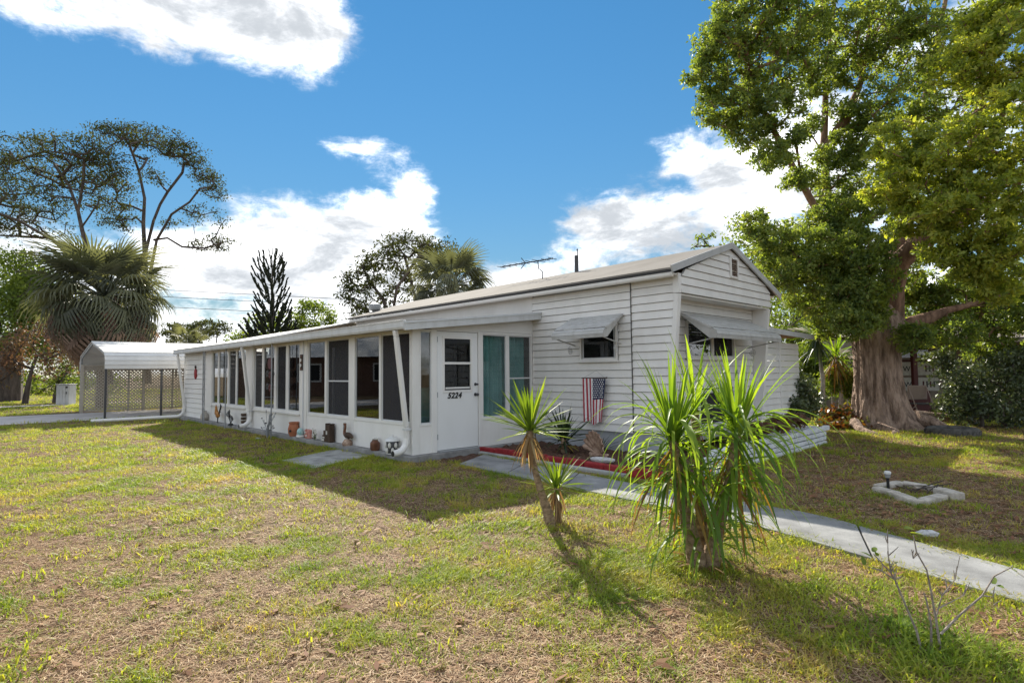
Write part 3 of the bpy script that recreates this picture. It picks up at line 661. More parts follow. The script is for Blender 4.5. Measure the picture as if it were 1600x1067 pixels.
# low addition on the far side
for i in range(14):
    z0 = .15+i*.131; z1 = z0+.131
    for a, b in ((6.30, 7.36), (7.42, 8.5)):
        qboard('front_board', (-2.90, a, z0), (-2.90, b, z0), (-2.90, b, z1), (-2.90, a, z1), (-1, 0), X['siding'])
MB().box(P(-2.93, 7.355, .1), P(-2.86, 7.425, 2.06)).build('corner_trim', X['trim'], H)
slab4('addition_roof', [(-3.15, 6.30, 2.26), (-3.10, 8.75, 2.18), (5, 8.75, 2.18), (5, 6.30, 2.42)], .04, X['litter_roof'])
mb = MB(); mb.prism([P(-3.14, 6.3, 2.14), P(-3.14, 8.76, 2.08), P(-3.14, 8.76, 2.18), P(-3.14, 6.3, 2.25)], (.035, 0, 0)); mb.build('rake_fascia', X['fascia'], H)
# roof pieces: vent pipe, turbine
mb = MB(); mb.tube([P(.27, 4.5, 3.6), P(.27, 4.5, 3.98)], .045, 10); mb.tube([P(.24, 4.5, 3.98), P(.24, 4.5, 4.10)], .012, 6); mb.ball(P(.24, 4.5, 4.11), .02); mb.build('vent_pipe', X['darkm'], H, True)
mb = MB(); mb.lathe([(.05, -.1), (.06, .03), (.15, .08), (.18, .16), (.16, .24), (.08, .28)], P(6.85, 3.3, 3.18), 12); mb.build('roof_ventilator', X['greym'], H, True)
# television aerial
AN = empty('tv_antenna', hw(1.12, 4.3, 3.56), 'thin black television aerial with short bars standing on the roof ridge', 'antenna', rz=HRZ)
mb = MB(); mb.tube([(0, 0, -.05), (0, 0, .16), (-.12, 0, .24), (-.14, 0, .42)], .012, 6); mb.build('mast', X['black'], AN)
bm_ = MB(); A0 = np.array([-1.45, .05, .47]); A1 = np.array([.36, -.05, .40]); bm_.tube([A0, A1], .013, 6); bm_.build('boom', X['black'], AN)
for i in range(9):
    t = i/8; c = A0+(A1-A0)*t; L = .06+.05*(i in (5, 6))+.03
    mb = MB(); mb.tube([c+np.array([.0, L*1.6, .0]), c-np.array([.0, L*1.6, .0])], .007, 5); mb.ball(c, .02, 6, 4); mb.build('element', X['black'], AN)
mb = MB(); c = A0+(A1-A0)*.5; mb.tube([c, c+np.array([-.14, 0, .14])], .01, 5); mb.tube([c, c+np.array([-.16, 0, -.12])], .01, 5); mb.build('reflector', X['black'], AN)

# ------------------------------------------------------------------ garden walls
BW = empty('planter_wall', hw(-4.0, 4), 'low white painted block wall of the planter in front of the gable end', 'planter wall', rz=HRZ)
def loc4(u, v, z, o=(-4.0, 4)): return (-(u-o[0]), v-o[1], z)
r_ = random.Random(3)
for row in range(4):
    v = 1.9+(.2 if row % 2 else 0); z0 = .085*row-.01; 
    while v < 6.5:
        L = min(r_.uniform(.34, .44), 6.52-v); mb = MB(); j = r_.uniform(-.008, .008)
        mb.box(loc4(-3.94, v+.006, z0+.007), loc4(-4.06+j, v+L-.006, z0+.080+r_.uniform(-.004, .002))); mb.build('block', X['block'], BW, bevel=.012); v += L
    u = -3.92
    while u < -2.9:
        L = .36; mb = MB(); mb.box(loc4(u, 6.42, z0+.003), loc4(min(u+L-.008, -2.9), 6.54+r_.uniform(-.006, .006), z0+.082)); mb.build('block', X['block'], BW, bevel=.012); u += L
mb = MB(); mb.box(loc4(-3.96, 6.56, .25), loc4(-4.05, 6.74, .335)); mb.build('block', X['block'], BW, bevel=.012)
RE = empty('red_edging', hw(-1.6, 1.3), 'row of bright red painted edging blocks between walkway and planting bed', 'garden edging', rz=HRZ)
u = -.10
while u > -3.9:
    L = r_.uniform(.36, .44); vc = 1.30-.02*abs(u)
    mb = MB(); mb.box(loc4(u, vc, -.02, (-1.6, 1.3)), loc4(u-L+.012, vc+.10, .125+r_.uniform(-.012, .012), (-1.6, 1.3)))
    o = mb.build('block', X['red'], RE, bevel=.014); o.rotation_euler = (0, 0, r_.uniform(-.012, .012)); u -= L
mb = MB(); mb.prism([loc4(u, v, 0, (-1.6, 1.3)) for u, v in [(-.2, 1.20), (-3.3, 1.06), (-3.3, 1.16), (-.2, 1.28)]], (0, 0, .06)); mb.build('kerb_strip', X['pad'], RE, bevel=.01)

# block ring on the right lawn
RG = empty('edging_ring', gr(1425, 773), 'rectangle of weathered grey edging blocks round bare soil on the right lawn', 'garden edging')
o0 = gr(1425, 773)
def rb(px0, px1, w=.13, h=.07, mat='kerb'):
    a = gr(*px0)-o0; b = gr(*px1)-o0; mb = MB(); mb.bar(a+np.array([0, 0, h/2-.01]), b+np.array([0, 0, h/2-.01]), w, h); mb.build('block', X[mat], RG, bevel=.014)
for a, b in (((1369, 768), (1402, 777)), ((1403, 778), (1436, 790)), ((1372, 765), (1408, 759)), ((1409, 759), (1446, 765)), ((1447, 765), (1478, 772)), ((1438, 789), (1474, 780)), ((1468, 774), (1498, 783))): rb(a, b, .15 if a == (1468, 774) else .12, .10 if a == (1468, 774) else .07)
mb = MB(); cs = [gr(*p)-o0+np.array([0, 0, .012]) for p in ((1375, 767), (1408, 761), (1475, 774), (1436, 786))]; mb.add(cs, [(0, 1, 2, 3)]); mb.build('soil', X['soil'], RG)
for k in range(7):
    p = gr(1425+k*5, 772)-o0; mb = MB(); mb.tube([p, p+np.array([r_.uniform(-.2, .25), r_.uniform(-.1, .1), r_.uniform(.03, .10)]), p+np.array([r_.uniform(-.3, .4), 0, r_.uniform(.02, .16)])], .006, 5); mb.build('dead_stick', X['barkg'], RG)
SL = empty('solar_light', gr(1388, 767), 'small solar garden light with white cap on a black stake', 'garden light')
mb = MB(); mb.tube([(0, 0, 0), (0, 0, .15)], .016, 10); mb.build('stake', X['black'], SL)
mb = MB(); mb.lathe([(.012, .15), (.026, .155), (.032, .195)], n=14); mb.build('lens', X['greym'], SL, True)
mb = MB(); mb.lathe([(.026, .195), (.036, .198), (.036, .22), (.02, .23)], n=16); mb.build('cap', X['lampw'], SL, True)

# tyre lying on the lawn, stones
t0 = gr(1512, 683); TY = empty('tyre_planter', (t0[0], t0[1]+.4, -.04), 'old black tyre lying flat on the grass right of the big tree', 'tyre')
mb = MB(); nn, mm = 40, 14; prof = [(.30, .02), (.30, .17), (.33, .20), (.41, .205), (.455, .18), (.47, .12), (.47, .06), (.45, .015)]
b = 0
for i in range(nn):
    t = 2*pi*i/nn; mb.v += [(r*cos(t), r*sin(t), z) for r, z in prof]
for i in range(nn):
    for j in range(len(prof)):
        i2 = (i+1) % nn; j2 = (j+1) % len(prof); q = len(prof); mb.f.append((i*q+j, i2*q+j, i2*q+j2, i*q+j2)); mb.m.append(0)
mb.build('casing', X['rubber'], TY, True)
for i in range(30):
    t = 2*pi*i/30; mb = MB(); mb.bar((.468*cos(t), .468*sin(t), .05), (.468*cos(t+.05), .468*sin(t+.05), .15), .03, .02); mb.build('tread_block', X['rubber'], TY)
mb = MB(); mb.lathe([(.30, .10), (.2, .13), (.0, .15)], n=20); mb.build('soil', X['soil'], TY)
def rock(name, p, r, mat, label, cat='stone', sq=(1, .8, .5), group=None):
    mb = MB(); mb.ball((0, 0, 0), (r*sq[0], r*sq[1], r*sq[2]), 10, 7); q = random.Random(int(p[0]*977))
    mb.v = [tuple(c*(1+q.uniform(-.16, .16)) for c in v) for v in mb.v]
    return setp(mb.build(name, X[mat], None, False, (p[0], p[1], p[2]+r*sq[2]*.7)), label, cat, group)
rock('broken_stone', gr(1450, 838), .09, 'pale', 'pale broken stone lying in the brown grass beside the walkway', sq=(1, .7, .35))
rock('white_stone', gr(403, 687, 0), .06, 'pale', 'small white stone in the grass below the grey wire plant')
rock('fence_stone', gr(1240, 648, .3), .08, 'pale', 'round pale stone among plants at the planter end', sq=(1, 1, .9))

# ------------------------------------------------------------------ ornaments on the ledge
def led(u, v=-.10): return hw(u, v, .10)
# pelican
PE = empty('pelican_ornament', led(2.0, -.09), 'brown pelican figure with curved white neck standing on a stone base', 'ornament', rz=HRZ)
mb = MB(); mb.lathe([(.09, 0), (.095, .05), (.07, .09), (.05, .115)], n=10); mb.build('rock_base', X['shell'], PE)
mb = MB(); mb.ball((.02, 0, .185), (.125, .055, .06), 12, 8); mb.tube([(.10, 0, .19), (.17, 0, .16), (.20, 0, .15)], [.04, .03, .008], 8); mb.tube([(.0, .02, .15), (.0, .02, .10)], .012, 6); mb.build('body', X['dkwood'], PE, True)
mb = MB(); mb.tube([(-.07, 0, .19), (-.11, 0, .21), (-.115, 0, .26), (-.085, 0, .31), (-.08, 0, .36), (-.10, 0, .385)], [.04, .033, .026, .022, .022, .028], 8); mb.ball((-.10, 0, .385), .033, 8, 6); mb.build('neck', X['brown'], PE, True)
mb = MB(); mb.ball((-.098, 0, .40), (.026, .024, .022), 8, 6); mb.build('white_crown', X['cream'], PE, True)
mb = MB(); mb.tube([(-.12, 0, .38), (-.135, 0, .30), (-.125, 0, .215)], [.016, .02, .004], 8); mb.build('bill', X['greym'], PE, True)
# carved bench-like block
CB = empty('carved_wood_ornament', led(2.78, -.08), 'dark brown stepped wooden ornament like a tiny throne', 'ornament', rz=HRZ)
for a, b in (((-.03, -.06, 0), (.16, .05, .33)), ((-.16, -.06, 0), (-.02, .05, .13)), ((-.12, -.055, .13), (-.03, .045, .22)), ((-.05, -.05, .22), (.0, .05, .36)), ((.10, -.05, .33), (.17, .05, .36))):
    MB().box(a, b).build('wood_piece', X['dkwood'], CB, bevel=.01)
for a, b in (((.02, -.068, .15), (.07, -.061, .22)), ((-.15, -.072, .02), (-.06, -.061, .06)), ((-.15, -.07, .075), (-.04, -.061, .10))): MB().box(a, b).build('pale_inlay', X['cream'], CB)
# terracotta strawberry pot
PT = empty('terracotta_pot', led(4.36, -.10), 'orange terracotta jar with a dark side hole', 'pot', rz=HRZ)
mb = MB(); mb.lathe([(.085, 0), (.115, .07), (.12, .16), (.10, .235), (.092, .26), (.105, .275), (.105, .30), (.085, .30), (.08, .25)], n=18); mb.build('jar', X['terra'], PT, True)
mb = MB(); mb.tube([(.06, -.095, .12), (.066, -.118, .12)], .026, 10); mb.build('side_hole', X['black'], PT)
# aqua and white tortoise figure
TU = empty('shell_ornament', led(4.02, -.11), 'aqua and white glazed little figure next to the terracotta jar', 'ornament', rz=HRZ)
mb = MB(); mb.ball((0, 0, .11), (.09, .06, .085), 12, 8); mb.build('dome', X['aqua'], TU, True)
mb = MB(); mb.lathe([(.10, 0), (.11, .02), (.09, .05)], n=12, sy=.7); mb.ball((-.10, 0, .06), .03, 8, 6); mb.build('foot', X['cream'], TU, True)
PK = empty('pink_ornament', led(3.64, -.10), 'pink carved clay tile with flower relief on the ledge', 'ornament', rz=HRZ)
MB().box((-.10, -.04, 0), (.10, .04, .19)).build('tile', X['pink'], PK, bevel=.02)
for k in range(5): MB().ball((-.05+.05*(k % 3), -.045, .06+.06*(k//2)), .022, 8, 5).build('petal', X['cream' if k % 2 else 'pink'], PK, True)
FL = empty('flower_ornament', led(3.30, -.11), 'cluster of small pale ceramic flowers with green leaves', 'ornament', rz=HRZ)
for k in range(8):
    a = k*2.4; r = .03+.04*(k % 3); c = (r*cos(a), r*sin(a)*.5, .05+.022*k)
    mb = MB(); mb.tube([(0, 0, 0), c], .005, 5); mb.build('stem', X['midleaf'], FL)
    mb = MB()
    for j in range(5): mb.ball((c[0]+.028*cos(j*1.256), c[1], c[2]+.028*sin(j*1.256)), (.018, .01, .018), 6, 4)
    mb.build('flower', X['cream'], FL, True)
# brown lidded jar
JR = empty('brown_jar', led(1.0, -.10), 'squat brown jar topped with pale shell flowers', 'ornament', rz=HRZ)
mb = MB(); mb.lathe([(.07, 0), (.085, .02), (.085, .13), (.055, .165), (.05, .18)], n=8); mb.build('body', X['brown'], JR, True)
for k in range(5): mb = MB(); mb.ball((.04*cos(k*1.26), .04*sin(k*1.26), .20), (.024, .024, .016), 8, 5); mb.build('shell_flower', X['cream'], JR, True)
# lantern
LN = empty('lantern', led(.46, -.09), 'round white lantern with dark leaf cutouts and conical lid', 'lantern', rz=HRZ)
mb = MB(); mb.lathe([(.095, .0), (.10, .01), (.10, .20), (.095, .21)], n=18); mb.build('drum', X['darkm'], LN, True)
for k in range(12):
    a = k*pi/6; mb = MB(); mb.ball((.101*cos(a), .101*sin(a), .055 if k % 2 else .14), (.028, .028, .05), 8, 5); mb.build('leaf_panel', X['cream'], LN, True)
mb = MB(); mb.lathe([(.105, .0), (.105, .012)], n=18); mb.lathe([(.105, .20), (.125, .205), (.11, .235), (.05, .27), (.02, .275), (.018, .30)], n=18); mb.build('lid', X['lampw'], LN, True)
# totem behind the middle downspout
TT = empty('totem_ornament', led(7.50, -.08), 'narrow dark stacked totem with pale bands beside the middle downspout', 'ornament', rz=HRZ)
for k in range(4): MB().box((-.055, -.05, .09*k), (.055, .05, .09*k+.07)).build('wood_piece', X['dkwood'], TT, bevel=.012); MB().box((-.04, -.045, .09*k+.07), (.04, .045, .09*k+.09)).build('pale_band', X['cream'], TT)
# black metal flower
BF = empty('metal_flower', led(8.20, -.16), 'black metal flower bush ornament beside a thin post', 'ornament', rz=HRZ)
mb = MB(); mb.lathe([(.07, 0), (.06, .04), (.03, .06)], n=10); mb.build('base', X['black'], BF)
for k in range(9):
    a = k*.72; c = (.16*cos(a)*(.4+.6*(k % 2)), -.03+.05*sin(a), .15+.027*k); mb = MB(); mb.tube([(0, 0, .03), (c[0]*.5, c[1]*.4, c[2]*.6), c], .006, 5); mb.build('stem', X['black'], BF)
    mb = MB()
    for j in range(6): mb.ball((c[0]+.035*cos(j*1.05), c[1], c[2]+.035*sin(j*1.05)), (.022, .008, .022), 6, 4)
    mb.build('flower', X['black' if k % 3 else 'greym'], BF, True)
# rooster
RO = empty('rooster_ornament', led(9.35, -.14), 'brown and black metal rooster standing upright on the ledge', 'ornament', rz=HRZ)
mb = MB(); mb.ball((0, 0, .22), (.13, .05, .085), 12, 8); mb.build('body', X['ochre'], RO, True)
mb = MB(); mb.tube([(-.08, 0, .25), (-.13, 0, .34), (-.14, 0, .42), (-.16, 0, .45)], [.06, .042, .03, .026], 8); mb.build('neck', X['ochre'], RO, True)
for k in range(6): mb = MB(); a = .5+k*.2; mb.tube([(.09, 0, .24), (.17+.02*k, .0, .32+.03*k), (.25-.015*k, 0, .30+.05*k)], [.02, .02, .004], 6); mb.build('tail_feather', X['black'], RO, True)
mb = MB()
for k in range(3): mb.ball((-.15-.012*k+.01, 0, .48), (.012, .006, .025), 6, 4)
mb.build('comb', X['red'], RO, True); MB().tube([(-.18, 0, .45), (-.215, 0, .44)], [.012, .002], 6).build('beak', X['ochre'], RO)
for s in (-.02, .03): MB().tube([(s, 0, .15), (s, 0, 0)], .009, 6).build('leg', X['darkm'], RO)
# grey jug
JG = empty('grey_jug', led(10.62, -.12), 'small grey stoneware jug near the far twin post', 'jug', rz=HRZ)
mb = MB(); mb.lathe([(.07, 0), (.11, .06), (.115, .14), (.07, .22), (.05, .25), (.06, .28)], n=14); mb.build('body', X['kerb'], JG, True)
mb = MB(); mb.tube([(.06, 0, .26), (.12, 0, .22), (.11, 0, .14)], .012, 6); mb.build('handle', X['kerb'], JG, True)
# grey wire plant round the third post
WP = empty('wire_plant', hw(5.15, -.36, .0), 'grey wire and metal leaf plant ornament at the foot of a thin post', 'ornament', rz=HRZ)
q = random.Random(11)
for k in range(26):
    a = q.uniform(0, 2*pi); r = q.uniform(.06, .26); h = q.uniform(.18, .62); c = Vector((r*cos(a), r*sin(a)*.6, h))
    mb = MB(); mb.tube([(0, 0, .0), (c.x*.3, c.y*.3, h*.6), c], .005, 5); mb.build('wire', X['greym'], WP)
    mb = MB(); d = Vector((q.uniform(-1, 1), q.uniform(-.5, .5), q.uniform(-.6, 1))).normalized()*.05; e = Vector((d.z, d.y, -d.x))*.45
    mb.add([c-d*.4, c+e, c+d, c-e, c-d*.4+Vector((0, .006, 0)), c+e+Vector((0, .006, 0)), c+d+Vector((0, .006, 0)), c-e+Vector((0, .006, 0))], [(0, 1, 2, 3), (7, 6, 5, 4), (0, 4, 5, 1), (1, 5, 6, 2), (2, 6, 7, 3), (3, 7, 4, 0)]); mb.build('metal_leaf', X['greym' if k % 3 else 'darkm'], WP)
# hanging and wall pieces
SPN = empty('wind_spinner', hw(5.35, -.24, 1.10), 'dark red and black tiers of metal flowers hanging under the eave', 'wind chime', rz=HRZ)
MB().tube([(0, 0, 1.0), (0, 0, .05)], .004, 5).build('cord', X['black'], SPN)
mb = MB(); mb.tube([(0, -.01, .57), (0, .01, .57)], .13, 18); mb.build('red_disc', X['maroon'], SPN)
for zc, xs in ((.33, (-.16, .0, .16)), (.04, (-.15, .0, .14))):
    for x_ in xs:
        mb = MB()
        for j in range(7): mb.ball((x_+.055*cos(j*.9), 0, zc+.055*sin(j*.9)-.02*(x_ == 0)), (.035, .012, .035), 7, 4)
        mb.build('metal_flower_head', X['black'] if x_ else X['maroon'], SPN, True)
SU = empty('red_wall_ornament', hw(11.96, -.03, 1.30), 'small rusty red pineapple shaped ornament on the far siding', 'wall ornament', rz=HRZ)
mb = MB(); mb.ball((0, 0, .17), (.13, .035, .17), 12, 8); mb.build('fruit', X['red'], SU, True)
for k in range(5): MB().tube([(0, 0, .32), (.05*(k-2), -.01, .44-.015*abs(k-2))], [.022, .003], 5).build('crown_leaf', X['dkwood'], SU)
PQ = empty('wall_plaque', hw(4.13, -.04, 1.50), 'dark wooden plaque with two pale discs on the wall post', 'wall ornament', rz=HRZ)
MB().box((-.055, -.02, 0), (.055, .018, .34)).build('board', X['dkwood'], PQ, bevel=.006)
for zc in (.11, .22): MB().tube([(0, -.021, zc), (0, -.032, zc)], .035, 12).build('disc', X['cream'], PQ)
for zc in (.03, .17, .30): MB().ball((.03, -.025, zc), (.03, .012, .02), 7, 4).build('metal_leaf', X['brown'], PQ, True)

# flag
FG = empty('flag', hw(-1.33, 2.70, 1.29), 'american flag hanging upright from a thin rod on the white siding', 'flag', rz=HRZ)
nx, nz = 52, 30; Wd, Hh = .50, .77
def fpos(i, j):
    s = i/nx; t = j/nz; x = s*Wd*(1-.10*t); dep = -.014*sin(s*13+1.2)*(0.3+t)-.01*sin(s*5)
    if s > .55: x -= (s-.55)*.16*t; dep -= .045*t*math.exp(-((s-.68)/.08)**2)
    return (x+.02*t, dep-.02, -t*Hh*(1-.04*sin(s*9)*t))
for k in range(13):     # stripes, and the navy field over seven of them at the upper right
    mb = MB(); i0, i1 = k*4, k*4+4; b = 0
    rows_ = range(0, nz+1)
    for j in rows_:
        for i in range(i0, i1+1): mb.v.append(fpos(i, j))
    for j in range(nz):
        for i in range(4):
            q_ = j*5+i; mb.f.append((q_, q_+5, q_+6, q_+1)); mb.m.append(1 if (k >= 6 and j < 14) else 0)
    mb.build('stripe', [X['flagred'] if k % 2 == 0 else X['flagwhite'], X['flagblue']], FG, True)
st = MB()
for r in range(9):
    for c_ in range(6 if r % 2 == 0 else 5):
        i = 24.8+(c_+(0 if r % 2 == 0 else .5))*4.6; j = .9+r*1.45; p = Vector(fpos(min(i, 51), j))+Vector((0, -.0035, 0))
        pts = []
        for k in range(10):
            rr = .017 if k % 2 == 0 else .007; pts.append((p.x+rr*sin(k*pi/5), p.y, p.z+rr*cos(k*pi/5)))
        st.add(pts, [tuple(range(10))])
st.build('star_field', X['flagwhite'], FG)
mb = MB(); mb.tube([(-.02, -.025, .008), (Wd+.03, -.025, .014)], .009, 7); mb.ball((Wd+.03, -.025, .014), .014, 7, 5); mb.build('rod', X['dkwood'], FG)
mb = MB(); mb.tube([(.02, -.02, .01), (.29, -.004, .14)], .0025, 4); mb.tube([(.29, -.004, .14), (Wd-.02, -.02, .012)], .0025, 4); mb.build('hanging_cord', X['greym'], FG)

# shell and dish in the bed
SH = empty('scallop_shell', hw(-2.15, 2.05, .06), 'large brown fan shaped scallop shell standing in the planting bed', 'ornament', rz=HRZ-.2)
nr = 9
for k in range(nr):
    a0 = radians(12+156*k/nr); a1 = radians(12+156*(k+1)/nr); am = (a0+a1)/2; R = .24+.035*sin(am)
    mb = MB(); b0 = Vector((0, 0, .05))
    def rp(a, r, d): return (r*cos(a)*1.0, d-.10*(r/R), .04+r*sin(a)*1.36)
    pr = []
    for r in (.03, R*.35, R*.7, R*.93, R):
        bul = .035*(r/R); pr.append([rp(a0+.01, r, .0), rp(a0+(am-a0)*.5, r, -bul*.8), rp(am, r+(.012 if r == R else 0), -bul), rp(a1-(a1-am)*.5, r, -bul*.8), rp(a1-.01, r, .0)])
    vs = [p for row in pr for p in row]; fs = [(i*5+j, i*5+j+1, i*5+j+6, i*5+j+5) for i in range(4) for j in range(4)]
    nv = len(vs); vs += [(x_, y_+.02, z_) for x_, y_, z_ in vs]; fs += [tuple(n_+nv for n_ in f[::-1]) for f in fs]
    fs += [(20+j, 20+j+1, nv+20+j+1, nv+20+j) for j in range(4)]
    mb.add(vs, fs); mb.build('rib', X['shell'], SH, True)
MB().box((-.19, -.06, 0), (.19, .05, .07)).build('foot', X['shell'], SH, bevel=.02)
DI = empty('white_dish', hw(-2.62, 1.52, .10), 'shallow oval white stone dish resting by the red edging blocks', 'dish', rz=HRZ)
mb = MB(); mb.lathe([(.17, .0), (.20, .02), (.205, .045), (.19, .05), (.16, .035), (.02, .03)], n=24, sy=.62); mb.build('bowl', X['pale'], DI, True)

# ------------------------------------------------------------------ leaves and plants
_strapcache = {}
def strap(L, w, e0, bend, mat, seg=7, fold=.35, pw=1.5, twist=0., key=None):
    """a strap leaf along +x rising at e0 radians, curving down by bend; folded along the middle"""
    vs = []; fs = []; x = z = 0.; 
    for i in range(seg+1):
        t = i/seg; a = e0-bend*t**pw
        ww = w*.5*(.55+1.1*t if t < .35 else (1-((t-.35)/.65)**1.8)*.935+.0)
        ww = max(ww, w*.02); nx_, nz_ = -sin(a), cos(a); tw = twist*t
        vs += [(x+nx_*ww*fold, -ww*cos(tw), z+nz_*ww*fold+ww*sin(tw)), (x, 0, z), (x+nx_*ww*fold, ww*cos(tw), z+nz_*ww*fold-ww*sin(tw))]
        x += cos(a)*L/seg; z += sin(a)*L/seg
    for i in range(seg):
        b = i*3; fs += [(b, b+3, b+4, b+1), (b+1, b+4, b+5, b+2)]
    me = bpy.data.meshes.new('leaf'); me.from_pydata(vs, [], fs); me.materials.append(mat); me.polygons.foreach_set('use_smooth', [True]*len(fs)); me.update(); return me
def rosette(parent, c, n, e_rng, L_rng, w, bend_rng, mat, rs, nvar=14, pw=1.5, name='leaf', seg=7, az=None, r0=.02, fold=.35, mats2=None, p2=0, hz=0.):
    var = []
    for i in range(nvar):
        t = (i+.5)/nvar; e = e_rng[0]+(e_rng[1]-e_rng[0])*t; bd = bend_rng[0]+(bend_rng[1]-bend_rng[0])*t
        L = rs.uniform(*L_rng)
        var.append(strap(L, w*rs.uniform(.85, 1.15), e, bd*rs.uniform(.8, 1.2), mats2 if (mats2 and rs.random() < p2) else mat, seg, fold, pw, rs.uniform(-.9, .9)))
    for k in range(n):
        a = k*2.39996+rs.uniform(-.25, .25) if az is None else rs.uniform(*az)
        o = link(name, var[(k*5+rs.randrange(3)) % nvar], parent, (c[0]+r0*cos(a), c[1]+r0*sin(a), c[2]+rs.uniform(-hz, hz)), (rs.uniform(-.1, .1), rs.uniform(-.1, .1), a), rs.uniform(.85, 1.12))
rs = random.Random(21)
# front yucca with leaning trunk
yb = gr(862, 822); YU = empty('yucca', yb, 'leaning single stem yucca with spiky rosette over dry skirt in the front lawn', 'yucca')
k_ = mpp(yb[1])
def rel(px, py, dy=0): p = at(px, py, yb[1]+dy)-yb; return (p[0], p[1], p[2])
hd = rel(828, 672)
mb = MB(); mb.tube([rel(862, 826), rel(856, 800), rel(846, 770), rel(836, 735), rel(831, 700), hd], [.055, .05, .036, .03, .028, .03], 10); mb.build('trunk', X['barky'], YU, True)
rosette(YU, hd, 62, (-.25, 1.4), (.38, .54), .038, (.15, .05), X['yuccal'], rs, 16, hz=.03)
rosette(YU, (hd[0], hd[1], hd[2]-.05), 26, (-1.4, -.75), (.26, .42), .024, (.15, .35), X['straw'], rs, 12, name='dry_leaf', hz=.05)
# offshoot
ob_ = gr(872, 818); YO = empty('yucca', ob_, 'small low yucca offshoot beside the leaning stem', 'yucca')
mb = MB(); mb.tube([(0, 0, -.02), (.0, 0, .15), (-.01, 0, .33)], [.035, .03, .028], 8); mb.build('trunk', X['barky'], YO, True)
rosette(YO, (-.01, 0, .33), 34, (-.1, 1.4), (.26, .42), .03, (.15, .05), X['yuccal'], rs, 12, hz=.03)
rosette(YO, (-.01, 0, .28), 26, (-1.4, -.8), (.2, .32), .022, (.1, .3), X['straw'], rs, 10, name='dry_leaf', hz=.06)
# dark yucca and spider plant in the bed
db = hw(-1.5, 1.95, .08); YD = empty('yucca', db, 'dark green yucca growing in the bed against the white wall', 'yucca')
mb = MB(); mb.tube([(0, 0, 0), (0, 0, .25)], [.05, .04], 8); mb.build('trunk', X['barky'], YD, True)
rosette(YD, (0, 0, .22), 46, (.0, 1.45), (.42, .62), .05, (.2, .05), X['yuccad'], rs, 14, hz=.08)
rosette(YD, (0, 0, .18), 14, (-1.0, .0), (.3, .45), .04, (.3, .5), X['yuccad'], rs, 8, hz=.06)
rosette(YD, (0.05, -.05, .12), 6, (-.5, .2), (.2, .3), .03, (.3, .6), X['strapold'], rs, 5, name='dry_leaf')
sb = hw(-1.95, 2.35, .08); SP = empty('spider_plant', sb, 'small arching grassy plant between dark yucca and shell', 'plant')
rosette(SP, (0, 0, 0), 40, (.5, 1.4), (.3, .45), .014, (1.3, .7), X['yuccad'], rs, 10)
# big many stemmed strap leaf plant
pb = gr(1100, 886); PP = empty('corn_plant', pb, 'tall clump of arching strap leaf plants with two leafy heads and bare brown stems', 'plant')
def relp(px, py, dy=0): p = at(px, py, pb[1]+dy)-pb; return (p[0], p[1], p[2])
h1 = relp(1052, 688); h2 = relp(1152, 680); h3 = relp(1085, 640, .25); 
for pts, rr in (([relp(1092, 890), relp(1078, 830), relp(1062, 750), h1], [.075, .055, .04, .035]), ([relp(1110, 890), relp(1118, 830), relp(1140, 750), h2], [.07, .055, .04, .035]), ([relp(1100, 885, .1), relp(1095, 800, .15), relp(1090, 720, .2), h3], [.05, .04, .035, .03])):
    mb = MB(); mb.tube(pts, rr, 10); mb.build('stem', X['barky'], PP, True)
for hd_, n1, n2 in ((h1, 40, 54), (h2, 34, 48), (h3, 8, 6)):
    rosette(PP, hd_, n1, (.95, 1.5), (.48, .70), .032, (.5, .12), X['strap'], rs, 12, pw=2.2, hz=.05)
    rosette(PP, hd_, n2, (-.3, 1.2), (.56, .84), .028, (1.7, 2.9), X['strap'], rs, 16, pw=1.15, hz=.07, seg=9)
    rosette(PP, (hd_[0], hd_[1], hd_[2]-.10), int(n2*.34), (-1.3, -.3), (.45, .8), .028, (.25, 1.1), X['strap'], rs, 10, hz=.10)
    rosette(PP, (hd_[0], hd_[1], hd_[2]-.08), int(n2*.2), (-1.4, -.7), (.45, .8), .024, (.3, .8), X['strapold'], rs, 8, name='dry_leaf', hz=.06)
for c_ in (relp(1066, 742), relp(1143, 738)):
    rosette(PP, c_, 9, (-1.4, -.8), (.35, .6), .022, (.2, .6), X['strapold'], rs, 6, name='dry_leaf', hz=.12, r0=.05)
    rosette(PP, c_, 26, (-.9, .5), (.45, .72), .027, (.6, 1.9), X['strap'], rs, 12, pw=1.1, hz=.10, r0=.05)
rosette(PP, (0, 0, .22), 44, (-.2, 1.1), (.28, .46), .022, (1.4, 1.6), X['strap'], rs, 10, pw=1.1, hz=.14, r0=.12)
rosette(PP, (0, 0, .42), 46, (-.1, 1.3), (.42, .70), .026, (1.9, 1.9), X['strap'], rs, 14, pw=1.1, hz=.24, r0=.12)
rosette(PP, (0, 0, .04), 20, (-.2, .5), (.12, .26), .03, (.3, .6), X['straw'], rs, 8, name='dry_leaf', r0=.09, hz=.03)
